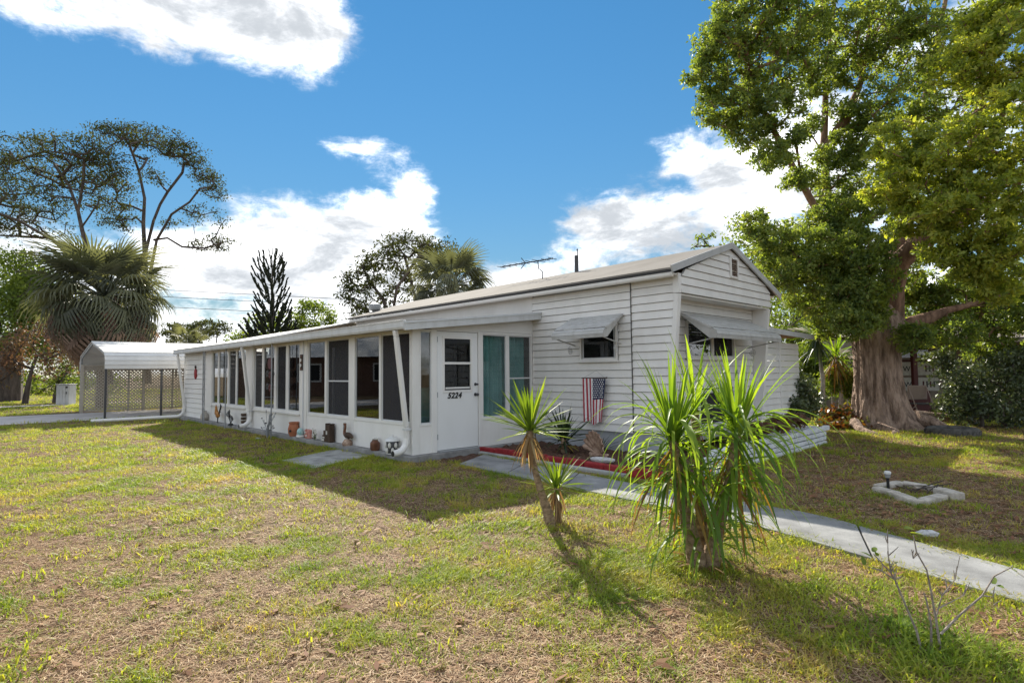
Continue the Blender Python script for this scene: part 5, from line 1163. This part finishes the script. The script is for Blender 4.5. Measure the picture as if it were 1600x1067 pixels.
PALM = [o for o in bpy.data.objects if o.name == 'sabal_palm'][0]; rg = np.random.default_rng(3)
for k in range(11):
    a = -pi/2+(-1.5+3.0*k/10)+.1*sin(k*3); rr = 1.55+.45*rg.random(); c = np.array([rr*cos(a), rr*sin(a), 4.0-.5*rg.random()])
    o = leaves('dead_flower_cluster', c+rg.normal(size=(26, 3))*np.array([.13, .13, .45]), (.10, .10, .16), 22, .13, rg, X['deadspray'], PALM, .16, 0, 1.5); o['kind'] = 'thing'; del o['kind']
p = at(705, 455, 30); sabal((p[0], p[1], 0), 5.9, 1.6, 46, 34, 'ragged palm with brown dead fronds rising behind the roof', 8, (1.3, -.6))
p = at(292, 530, 60); sabal((p[0], p[1], 0), 4.9, 1.5, 20, 6, 'small distant palm beside the carport roof', 10, (1.2, -.4))
# thin sprig rising over the ridge
bushtree((1118, 560), 22, [(1094, 372, 8, 7, 0, .35), (1112, 368, 8, 6, 0, .25), (1104, 385, 10, 7, 0, .25), (1090, 383, 6, 4, 0, .15)], 'thin leafy sprig showing just over the roof ridge', dens=22, per=12, size=.11, seed=17, trunkr=.05, spread=(.16, .16, .12))
# trees behind the house on the right
bushtree((1230, 600), 24, [(1200, 400, 50, 30, 0, 1.1), (1245, 430, 60, 40, 0, 1.4), (1225, 480, 50, 30, 1, 1.1), (1170, 380, 30, 22, 0, .6), (1300, 470, 60, 50, 1, 1.3), (1160, 350, 18, 12, 0, .3), (1280, 540, 60, 40, 1, 1.6), (1215, 520, 40, 30, 0, 1), (1250, 560, 40, 24, 0, 1), (1310, 560, 36, 26, .5, 1), (1235, 500, 50, 40, -1, 1), (1270, 500, 50, 40, -1.5, 1)], 'loose mid green tree between the gable and the big trunk', seed=19, per=42, size=.15, trunkr=.22)
bushtree((1500, 600), 24, [(1480, 500, 70, 50, 0, 1.6), (1570, 480, 80, 60, 0, 1.8), (1620, 540, 60, 50, 0, 1.2), (1420, 480, 50, 50, 1, 1.2)], 'dark leafy tree behind the neighbouring shed', seed=20, per=42, size=.17, mk='midleaf', trunkr=.25)

# shrubs right
def shrub(px, py, Y, blobs, label, mk, seed, size=.07, per=40, dens=36, spread=(.22, .22, .18), name='shrub', cat='shrub', group=None):
    b = at(px, 586, Y); b[2] = 0; T = empty(name, b, label, cat, group); rg = np.random.default_rng(seed)
    bl = [(at(x_, y_, Y+dy), (rx*Y/F, rx*Y/F*.8, ry*Y/F), k) for x_, y_, rx, ry, dy, k in blobs]
    pts = blob_points(bl, rg, dens, .3)-b; pts[:, 2] = np.maximum(pts[:, 2], .04)
    grow([[np.array([0, 0, 0]), np.array([0, 0, .25])]], pts, random.Random(seed), .25, .006, .4, .05, .12, .1, 'stems', X['barkg'], T)
    leaves('foliage', pts, spread, per, size, rg, X[mk], T, .5, .4); return T
shrub(1530, 665, 13.4, [(1505, 590, 36, 28, 0, 1), (1560, 590, 45, 34, 0, 1.3), (1500, 630, 32, 28, 0, 1), (1550, 640, 50, 30, 0, 1.3), (1600, 620, 45, 50, 0, 1.3), (1470, 560, 22, 14, 0, .4), (1580, 560, 40, 22, 0, .9)], 'large dark glossy leaved shrub in front of the shed at the right edge', 'darkleaf', 41, .09, 36, 40)
shrub(1316, 640, 15.2, [(1316, 590, 22, 18, 0, .9), (1330, 605, 22, 20, 0, .8), (1300, 600, 18, 16, 0, .6)], 'round bright leaved shrub just left of the massive trunk', 'midleaf', 42, .09)
shrub(1310, 655, 14.0, [(1300, 655, 16, 12, 0, .7), (1320, 650, 20, 12, 0, .8), (1335, 668, 20, 10, -.5, .7), (1300, 672, 20, 9, -.6, .6)], 'low red and yellow croton bush at the foot of the massive trunk', 'croton', 43, .12, 22, 34, name='croton')
shrub(1252, 640, 13.0, [(1250, 610, 16, 22, 0, .8), (1262, 635, 18, 18, 0, .8), (1240, 640, 14, 12, -.4, .5)], 'dark bush against the low side addition of the house', 'darkleaf', 44, .08)
shrub(1200, 660, 9.3, [(1185, 667, 14, 6, 0, .5), (1215, 662, 18, 7, .3, .7), (1240, 655, 14, 7, .6, .5)], 'dry brownish low plants filling the white planter', 'rust', 45, .10, 16, 30, (.12, .12, .08), name='planter_plant', cat='plant')
shrub(1270, 640, 17.5, [(1250, 585, 26, 30, 0, 1.2), (1285, 590, 26, 28, 0, 1.2), (1310, 575, 24, 26, 0, 1), (1265, 555, 26, 18, 0, .9)], 'tall leafy hedge bush behind the dracaenas by the grey fence', 'midleaf', 46, .11)
for i, (px, py, Y, hh, lab) in enumerate([(1282, 600, 14.4, 2.25, 'tall dracaena with pale slender trunk beside the low addition'), (1310, 620, 15.0, 1.75, 'shorter dracaena with yellowing leaves just left of the massive trunk')]):
    b = at(px, 586, Y); b[2] = 0; T = empty('dracaena', b, lab, 'plant', 'dracaenas beside the house')
    mb = MB(); mb.tube([(0, 0, 0), (.06, 0, hh*.5), (-.05, 0, hh)], [.06, .05, .04], 8); mb.build('trunk', X['barkw'], T, True)
    rosette(T, (-.05, 0, hh), 44, (-.2, 1.4), (.6, .95), .05, (.5, .15), X['yuccal' if i == 0 else 'strap'], rs, 14, hz=.12)
    rosette(T, (-.05, 0, hh-.1), 46, (-1.45, -.4), (.55, .9), .045, (.3, .7), X['yuccad' if i == 0 else 'strapold'], rs, 14, hz=.18)

# ------------------------------------------------------------------ carport with lattice
CPT = empty('carport', hw(17.5, -1.98), 'white metal carport with rounded ribbed roof beyond the end of the house', 'carport', rz=HRZ)
def c4(u, v, z): return (-(u-17.5), v+1.98, z)
half = [(2.82, 1.66), (2.82, 1.80), (2.80, 1.94), (2.74, 2.08), (2.62, 2.20), (2.1, 2.30), (1.4, 2.42), (.7, 2.54), (0, 2.66)]
prof = [(-a, z) for a, z in half]+[(a, z) for a, z in half[-2::-1]]
for i in range(len(prof)-1):
    (a, z0), (b_, z1) = prof[i], prof[i+1]; mb = MB()
    d = Vector((b_-a, 0, z1-z0)); n_ = Vector((-d.z, 0, d.x)).normalized(); g_ = .006
    A_ = Vector((a, 0, z0)); B_ = Vector((b_, 0, z1)); off = Vector((0, 6.5, 0)); A2 = A_+d*.03; B2 = B_-d*.03
    mb.hexa([A2, B2, B2+off, A2+off], [p+n_*.02 for p in (A2, B2, B2+off, A2+off)]); mb.build('roof_panel', X['white'], CPT)
    mb = MB(); mb.hexa([A_-d*.02, A2, A2+off, A_-d*.02+off], [p+n_*.032 for p in (A_-d*.02, A2, A2+off, A_-d*.02+off)]); mb.build('roof_rib', X['white'], CPT)
for v in (0.02, 1.6, 3.2, 4.8, 6.4):
    for s in (-1, 1): mb = MB(); mb.box((s*2.76-.03, v, -.05), (s*2.76+.03, v+.06, 1.7)); mb.build('post', X['darkm'] if s > 0 else X['greym'], CPT)
    mb = MB(); pr = [(a*.975, z-.05) for a, z in prof]
    for (a, z0), (b_, z1) in zip(pr[:-1], pr[1:]): mb.bar((a, v+.03, z0), (b_, v+.03, z1), .05, .05)
    mb.build('roof_bow', X['greym'], CPT)
for v0 in (.03, 6.45):
    if v0 < 1: continue
    mb = MB(); mb.prism([(a, v0, z) for a, z in prof], (0, .02, 0)); mb.build('gable_panel', X['tan'], CPT)
def lattice(pa, pb_, z0, z1, parent, name='lattice_panel'):
    """crossed slats in the upright plane pa-pb"""
    a = np.array(pa); b = np.array(pb_); L = np.linalg.norm(b-a); e = (b-a)/L; h = z1-z0; mb = MB(); st = .125
    nrm = np.array([-e[1], e[0]])
    for sgn, off in ((1, .0), (-1, .012)):
        k = -h
        while k < L:
            s0, s1 = k, k+h; t0, t1 = 0, 1
            if s0 < 0: t0 = -s0/h
            if s1 > L: t1 = (L-s0)/h
            if t1-t0 > .02:
                pa_, pb2 = s0+h*t0, s0+h*t1; za, zb = z0+h*t0, z0+h*t1
                if sgn < 0: za, zb = z0+z1-za, z0+z1-zb
                A_ = a+e*pa_+nrm*off; B_ = a+e*pb2+nrm*off; mb.bar((A_[0], A_[1], za), (B_[0], B_[1], zb), .008, .045)
            k += st
    o = mb.build(name, X['lattice'], parent); o['kind'] = 'stuff'
    mb = MB()
    for za, zb in ((z0-.03, z0+.02), (z1-.02, z1+.04)): mb.bar((*a, (za+zb)/2), (*b, (za+zb)/2), .04, zb-za)
    mb.bar((*a, z0), (*a, z1), .06, .06); mb.bar((*b, z0), (*b, z1), .06, .06); mb.build('lattice_frame', X['lattice'], parent)
LT = empty('lattice_fence', hw(20.2, -1.9), 'tan lattice fence panels standing along the far side of the carport', 'fence', rz=HRZ)
for i in range(3): lattice((0, i*2.1), (0, i*2.1+2.06), .06, 1.83, LT)
lattice((.3, 6.4), (2.4, 6.4), .06, 1.83, LT); lattice((2.45, 6.4), (4.6, 6.4), .06, 1.83, LT)
for i in range(4): mb = MB(); mb.box((-.05, i*2.08-.05, 0), (.05, i*2.08+.05, 1.9)); mb.build('post', X['lattice'], LT)
# utility box
ub = gr(103, 632); UB = empty('utility_box', ub, 'upright pale grey metal utility box on the verge by the driveway', 'utility box', rz=.15)
MB().box((-.30, -.3, 0), (.30, .3, 1.02)).build('cabinet', X['boxm'], UB, bevel=.02)
MB().box((-.34, -.34, 1.022), (.34, .34, 1.06)).build('lid', X['boxm'], UB, bevel=.01)
for k in range(4): MB().box((-.28+k*.145, -.312, .05), (-.15+k*.145, -.301, .98)).build('panel', X['boxm'], UB)
MB().box((.14, -.33, .85), (.24, -.313, .93)).build('dark_label', X['black'], UB); MB().box((.16, -.33, .55), (.20, -.313, .66)).build('latch', X['darkm'], UB)
# overhead wires
for k, (y0, y1, lab) in enumerate([(455, 478, 'topmost of the three thin overhead wires'), (466, 488, 'middle one of the three thin overhead wires'), (482, 503, 'lowest of the three thin overhead wires')]):
    a = at(-300, y0-30, 62); b = at(1500, y1+38, 62); c_ = a; pts = []
    for i in range(25):
        t = i/24; p = a+(b-a)*t; p[2] -= 0; pts.append(p-a)
    o = MB().tube(pts, .03, 5).build('overhead_wire', X['darkm'], None, False, a); setp(o, lab, 'wire', 'overhead wires')

# ------------------------------------------------------------------ neighbouring shed on the right
q0 = np.array([10.6, 16.6, 0]); NS_ = empty('neighbour_shed', q0, 'low open fronted shed with pale roof edge behind the big tree at right', 'shed')
mb = MB(); mb.prism([(-.6, -.5, 2.10), (12, -.5, 2.10), (12, -.5, 2.22), (-.6, -.5, 2.22)], (0, .04, 0)); mb.build('fascia', X['tan'], NS_)
mb = MB(); mb.hexa([(-.6, -.5, 2.20), (12, -.5, 2.20), (12, 4, 2.85), (-.6, 4, 2.85)], [(-.6, -.5, 2.25), (12, -.5, 2.25), (12, 4, 2.90), (-.6, 4, 2.90)]); mb.build('roof', X['shedroof'], NS_)
MB().box((-.4, 2.6, 0), (12, 2.7, 2.5)).build('back_wall', X['tan'], NS_); MB().box((-.4, .0, 0), (-.3, 2.6, 2.3)).build('side_wall', X['tan'], NS_)
for x_ in (1.08, 3.7, 6.3, 9): MB().box((x_-.06, -.1, 0), (x_+.06, .02, 2.1)).build('post', X['maroon'], NS_)
MB().box((.3, 2.54, 1.75), (3.4, 2.598, 2.1)).build('window', X['glass'], NS_); MB().box((.2, 2.50, 1.69), (3.5, 2.6, 1.745)).build('shelf', X['tan'], NS_)
MB().box((-.3, 2.55, 1.62), (6, 2.60, 1.68)).build('shelf', X['maroon'], NS_)
MB().box((1.3, .5, .0), (1.9, .6, .72)).build('low_panel', X['maroon'], NS_)
def board(x0, x1, z0, z1, y_, lab, W_=True, mat='cream'):
    B = empty('sign_board', q0+np.array([(x0+x1)/2, y_, z0]), lab, 'sign', 'boards in the open shed')
    MB().box((-(x1-x0)/2, 0, 0), ((x1-x0)/2, .03, z1-z0)).build('panel', X[mat], B)
    if W_:
        tcv = bpy.data.curves.new('letter', 'FONT'); tcv.body = 'W'; tcv.size = .24; tcv.extrude = .004; to = bpy.data.objects.new('tmp', tcv); COL.objects.link(to); bpy.context.view_layer.update()
        tm = bpy.data.meshes.new_from_object(to.evaluated_get(bpy.context.evaluated_depsgraph_get())); bpy.data.objects.remove(to); tm.materials.clear(); tm.materials.append(X['black'])
        to = link('letter', tm, B); to.matrix_local = Matrix(((1, 0, 0, -(x1-x0)/2+.015), (0, 0, -1, -.006), (0, 1, 0, (z1-z0)/2-.08), (0, 0, 0, 1)))
        for k in range(4): MB().box(((x1-x0)/2-.55+k*.12, -.006, .12), ((x1-x0)/2-.50+k*.12, -.001, .32)).build('dark_mark', X['black' if k % 2 else 'maroon'], B)
board(2.44, 3.75, 1.16, 1.60, 2.45, 'upper pale board with a black letter W under the shed shelf')
board(2.44, 3.62, .64, 1.08, 2.42, 'lower pale board with a black letter W standing beneath the upper one')
board(3.85, 4.6, 1.16, 1.60, 2.45, 'blank tan board at the right of the lettered ones', False, 'tan')
FC = empty('folding_chair', q0+np.array([.75, -.7, 0]), 'pinkish folding chair standing in front of the maroon shed post', 'chair')
MB().box((-.27, .1, .52), (.27, .14, .92)).build('backrest', X['chair'], FC, bevel=.02); MB().box((-.25, -.32, .40), (.25, .1, .44)).build('seat', X['darkm'], FC, bevel=.01)
for sx in (-.25, .25):
    MB().tube([(sx, -.32, 0), (sx, .12, .92)], .016, 7).build('leg', X['chair'], FC); MB().tube([(sx, .28, 0), (sx, -.2, .42)], .016, 7).build('leg', X['chair'], FC)
# grey fence glimpsed left of the trunk
FN = empty('board_fence', at(1310, 600, 19)*np.array([1, 1, 0]), 'grey board fence with pale rail glimpsed left of the massive trunk', 'fence')
for k in range(15): MB().box((-2.6+k*.22, 0, 0), (-2.6+k*.22+.205, .03, 1.55)).build('board', X['tan'], FN)
MB().box((-2.65, -.03, 1.555), (.75, .06, 1.63)).build('rail', X['trim'], FN); MB().box((-2.65, -.03, 1.20), (.75, -.002, 1.26)).build('rail', X['trim'], FN)

# ------------------------------------------------------------------ across the lawn on the left, outside the frame (seen only in the window glass)
NH = empty('neighbour_house', (-29, 12, 0), 'brown walled house with white roof across the lawn', 'house')
MB().box((-7, -8, 0), (0, 15, 2.5)).build('wall', X['brick'], NH); mb = MB(); mb.prism([(-7.5, -8.5, 2.5), (.5, -8.5, 2.5), (-3.5, -8.5, 4.3)], (0, 24, 0)); mb.build('roof', X['white'], NH)
for y_ in (-5, 0, 5, 10):
    w_ = MB().box((.001, y_-.8, .9), (.05, y_+.8, 2.1)).build('window', X['trim'], NH); MB().box((.051, y_-.7, 1.0), (.06, y_+.7, 2.0)).build('pane', X['dark'], w_)
b = np.array([-21.5, 13.0, 0]); LTREE = empty('lawn_tree', b, 'round leafy tree on the lawn across from the porch', 'tree'); rg = np.random.default_rng(77)
mb = MB(); mb.tube([(0, 0, 0), (.1, 0, 1.5), (0, .1, 3)], [.22, .17, .1], 8); mb.build('trunk', X['barkg'], LTREE, True)
pts = blob_points([((0, 0, 3.4), (1.6, 1.6, 1.5), 4)], rg, 60, .4); leaves('crown', pts, (.4, .4, .3), 30, .16, rg, X['midleaf'], LTREE)

# ------------------------------------------------------------------ grass
def in_poly(x, y, poly):
    c = np.zeros(len(x), bool); n = len(poly)
    for i in range(n):
        (x1, y1), (x2, y2) = poly[i], poly[(i+1) % n]
        if y1 == y2: continue
        c ^= ((y1 > y) != (y2 > y)) & (x < (x2-x1)*(y-y1)/(y2-y1)+x1)
    return c
walkp = [tuple(q) for q in low]+[tuple(q) for q in upr[::-1]]
EXCL = [walkp, [(.52, -1.42), (.98, -.19), (2.25, -.2), (1.62, -1.46)], [(-.14, -.17), (13.5, -.17), (13.5, 8), (-.14, 8)], [(-.14, 1.22), (-3.4, 1.1), (-4.08, 1.1), (-4.08, 6.56), (0, 9.6), (0, 3)], [(-.14, .45), (-.14, 1.3), (-.42, 1.2), (-.80, .42)], [(15.2, -30), (15.2, 8), (19.9, 8), (19.9, -30)], [(28.5, -40), (28.5, 40), (29.8, 40), (29.8, -40)],
        [(-3.1, 2.8), (-3.1, 9.6), (8, 9.6), (8, 2.8)]]
def scatter(y0, y1, dens, seed, xr=1.02):
    g = np.random.default_rng(seed); xm = y1*xr; n = int(dens*2*xm*(y1-y0)); y = g.uniform(y0, y1, n); x = g.uniform(-xm, xm, n); k = np.abs(x) < y*xr+.5; x, y = x[k], y[k]
    U_ = (x-OO[0])*UU[0]+(y-OO[1])*UU[1]; V_ = (x-OO[0])*VV[0]+(y-OO[1])*VV[1]; bad = np.zeros(len(x), bool)
    for pl in EXCL: bad |= in_poly(U_, V_, pl)
    bad |= (np.hypot(x-tb[0], y-tb[1]) < 1.0)
    return x[~bad], y[~bad], g
def lush(x, y):     # 0 bare / dry .. 1 green
    a = vnoise(x, y, 2.1, 1)*.30+vnoise(x, y, .45, 2)*.34+vnoise(x, y, .13, 3)*.66-.04
    U_ = (x-OO[0])*UU[0]+(y-OO[1])*UU[1]; V_ = (x-OO[0])*VV[0]+(y-OO[1])*VV[1]
    a = a+.10*np.exp(-((V_+.8)/.7)**2)*(U_ > -1)             # greener strip along the house
    a = a-.30*((U_ < -3.8) & (V_ > .9) & (V_ < 4.8))-.06*((U_ < -3.8) & (V_ > 4.8) & (V_ < 6.5))          # worn patch right of the walkway
    a = a-.13*np.clip((.6-x)/2.2, 0, 1)*np.clip((9.0-y)/3, 0, 1)+.05*((U_ > -5.6) & (V_ < .1) & (V_ > -3.4) & (x > -.6))
    return a
GR = {}
gmat = leafmat('grass_blade', [(0, (.08, .14, .022)), (.38, (.18, .275, .036)), (.7, (.33, .37, .055)), (1, (.50, .38, .15))], .5, .5, (1.55, 1.5, .55), .2, 1.1)
dmat = leafmat('dry_grass_blade', [(0, (.09, .05, .032)), (.4, (.30, .175, .105)), (.75, (.52, .36, .22)), (1, (.80, .66, .46))], .4, .7, (1.2, 1.1, .85), .15)
def clump(name, n, r, h, w, mat, seed, lean=.5, flatb=False):
    q = random.Random(seed); vs = []; fs = []
    for i in range(n):
        a = q.uniform(0, 6.28); rr = r*sqrt(q.random()); x0, y0 = rr*cos(a), rr*sin(a); b = q.uniform(0, 6.28); hh = h*q.uniform(.5, 1.25); L = q.uniform(.2, 1)*lean*hh
        if flatb: hh *= .12; L = h*q.uniform(.6, 1.6)
        dx, dy = cos(b), sin(b); ww = w*q.uniform(.7, 1.3)*.5; sx, sy = -dy*ww, dx*ww; k = len(vs)
        z0 = q.uniform(0, .012) if flatb else -.005
        vs += [(x0-sx, y0-sy, z0), (x0+sx, y0+sy, z0), (x0+dx*L*.35+sx*.8, y0+dy*L*.35+sy*.8, z0+hh*.65), (x0+dx*L*.35-sx*.8, y0+dy*L*.35-sy*.8, z0+hh*.65), (x0+dx*L, y0+dy*L, z0+hh*(1 if not flatb else .4))]
        fs += [(k, k+1, k+2, k+3), (k+3, k+2, k+4)]
    me = bpy.data.meshes.new(name); me.from_pydata(vs, [], fs); me.materials.append(mat); me.update(); return me
def instancer(name, x, y, z, rot, sc, meshes, seed, label):
    """one lawn object: points carry a set of clump meshes through geometry nodes"""
    me = bpy.data.meshes.new(name); n = len(x); me.vertices.add(n); me.vertices.foreach_set('co', np.stack([x, y, z], 1).astype(np.float32).ravel())
    a = me.attributes.new('rz', 'FLOAT', 'POINT'); a.data.foreach_set('value', rot.astype(np.float32)); a = me.attributes.new('sc', 'FLOAT', 'POINT'); a.data.foreach_set('value', sc.astype(np.float32))
    a = me.attributes.new('ix', 'INT', 'POINT'); a.data.foreach_set('value', np.random.default_rng(seed).integers(0, len(meshes), n).astype(np.int32))
    o = link(name, me); setp(o, None, None, None, 'stuff')
    hc = bpy.data.collections.new(name+'_source')
    for m in meshes: oo = bpy.data.objects.new(name+'_tuft', m); hc.objects.link(oo)
    g = bpy.data.node_groups.new(name, 'GeometryNodeTree'); g.interface.new_socket('Geometry', in_out='INPUT', socket_type='NodeSocketGeometry'); g.interface.new_socket('Geometry', in_out='OUTPUT', socket_type='NodeSocketGeometry')
    nd = g.nodes; gi = nd.new('NodeGroupInput'); go = nd.new('NodeGroupOutput'); mp = nd.new('GeometryNodeMeshToPoints'); ip = nd.new('GeometryNodeInstanceOnPoints'); ci = nd.new('GeometryNodeCollectionInfo')
    ci.inputs['Collection'].default_value = hc; ci.inputs['Separate Children'].default_value = True; ci.inputs['Reset Children'].default_value = True
    def attr(nm, ty):
        q = nd.new('GeometryNodeInputNamedAttribute'); q.data_type = ty; q.inputs[0].default_value = nm; return q.outputs['Attribute']
    g.links.new(gi.outputs[0], mp.inputs[0]); g.links.new(mp.outputs[0], ip.inputs['Points']); g.links.new(ci.outputs[0], ip.inputs['Instance']); ip.inputs['Pick Instance'].default_value = True
    g.links.new(attr('ix', 'INT'), ip.inputs['Instance Index']); cx = nd.new('ShaderNodeCombineXYZ'); g.links.new(attr('rz', 'FLOAT'), cx.inputs[2])
    er = nd.new('FunctionNodeEulerToRotation'); g.links.new(cx.outputs[0], er.inputs[0]); g.links.new(er.outputs[0], ip.inputs['Rotation']); g.links.new(attr('sc', 'FLOAT'), ip.inputs['Scale']); g.links.new(ip.outputs[0], go.inputs[0])
    m = o.modifiers.new('scatter', 'NODES'); m.node_group = g; return o
gm = [clump('grass_tuft', 19, .080, .040, .0052, gmat, s, 1.9) for s in range(6)]
dm = [clump('thatch_tuft', 24, .09, .045, .0040, dmat, s+50, .6, True) for s in range(5)]
gx, gy, gs, dx_, dy_, ds = [], [], [], [], [], []
for y0, y1, de, sc0, sd in ((2.2, 5.0, 640, .9, 1), (5.0, 9.0, 300, 1.1, 2), (9.0, 17.0, 80, 1.5, 3), (17, 34, 22, 2.1, 4), (34, 60, 4, 3.2, 5)):
    x, y, g = scatter(y0, y1, de, sd); l = lush(x, y); k = g.uniform(size=len(x)) < np.clip((l-.47)*2.8, .13, .96)
    gx.append(x[k]); gy.append(y[k]); gs.append(sc0*g.uniform(.6, 1.15, k.sum())*np.clip(.55+l[k]*.8, .6, 1.25))
    if y1 < 20:
        x, y, g = scatter(y0, y1, de*.78, sd+10); l = lush(x, y); k = g.uniform(size=len(x)) < np.clip((1.05-l)*1.9, .3, 1)
        dx_.append(x[k]); dy_.append(y[k]); ds.append(sc0*g.uniform(.7, 1.3, k.sum()))
# taller unmown tufts round stems and edges
tx, ty, ts = [], [], []
for (cx_, cy_, r, n, s_) in ((pb[0], pb[1], .35, 40, 1.5), (yb[0], yb[1], .25, 26, 1.4), (bb[0], bb[1], .25, 60, 1.9), (bb[0]-.2, bb[1]+.05, .35, 40, 1.6)):
    a = R_.uniform(0, 6.28, n); rr = r*np.sqrt(R_.uniform(size=n)); tx.append(cx_+rr*np.cos(a)); ty.append(cy_+rr*np.sin(a)); ts.append(s_*R_.uniform(.6, 1.1, n))
for pl, n in ((low, 760), (upr, 640), ([(.52, -1.44), (1.62, -1.48)], 60), ([(.5, -1.42), (.96, -.2)], 60), ([(2.26, -.22), (1.64, -1.46)], 60), ([(-.15, -.19), (12, -.19)], 260), ([(-4.11, 1.9), (-4.11, 6.5)], 120)):
    qq = np.array([hw(*interp(pl, R_.uniform())) for _ in range(n)]); tx.append(qq[:, 0]+R_.normal(size=n)*.03); ty.append(qq[:, 1]+R_.normal(size=n)*.03); ts.append(R_.uniform(.7, 1.5, n))
lx_, ly_, g = scatter(2.3, 9, 7, 88); tx.append(lx_); ty.append(ly_); ts.append(g.uniform(1.2, 2.0, len(lx_)))
gx, gy, gs = [np.concatenate(q+w) for q, w in ((gx, tx), (gy, ty), (gs, ts))]; dx_, dy_, ds = map(np.concatenate, (dx_, dy_, ds))
instancer('lawn_grass', gx, gy, np.zeros(len(gx)), R_.uniform(0, 6.28, len(gx)), gs, gm, 1, 'green grass')
instancer('dry_thatch', dx_, dy_, np.full(len(dx_), .002), R_.uniform(0, 6.28, len(dx_)), ds, dm, 2, 'dry thatch')
# fallen brown leaves: scattered, thicker under the big tree
lx, ly = [], []
for y0, y1, de, sd in ((2.2, 6, 60, 71), (6, 14, 40, 72)):
    x, y, g = scatter(y0, y1, de, sd); k = g.uniform(size=len(x)) < np.where((x > 2.2) & (y > 4.6), 1, .13); lx.append(x[k]); ly.append(y[k])
lx, ly = np.concatenate(lx), np.concatenate(ly)
def fallen(seed):
    q = random.Random(seed); vs = []; fs = []
    for i in range(2):
        a = q.uniform(0, 6.28); c = Vector((q.uniform(-.05, .05), q.uniform(-.05, .05), .022)); d = Vector((cos(a), sin(a), q.uniform(-.3, .4)))*q.uniform(.025, .045); e = Vector((-sin(a), cos(a), q.uniform(-.4, .4)))*.014; k = len(vs)
        vs += [c-d, c+e, c+d, c-e]; fs += [(k, k+1, k+2, k+3)]
    me = bpy.data.meshes.new('fallen_leaf'); me.from_pydata(vs, [], fs); me.materials.append(X['litter']); return me
X['litter'] = leafmat('fallen_leaf', [(0, (.12, .05, .03)), (.5, (.26, .13, .07)), (.8, (.40, .27, .13)), (1, (.5, .42, .28))], .2, .7, (1.2, 1.1, .8), .2)
instancer('fallen_leaves', lx, ly, np.full(len(lx), .004), R_.uniform(0, 6.28, len(lx)), R_.uniform(.7, 1.3, len(lx)), [fallen(s_) for s_ in range(6)], 3, 'fallen leaves')
print('tufts', len(gx), len(dx_))
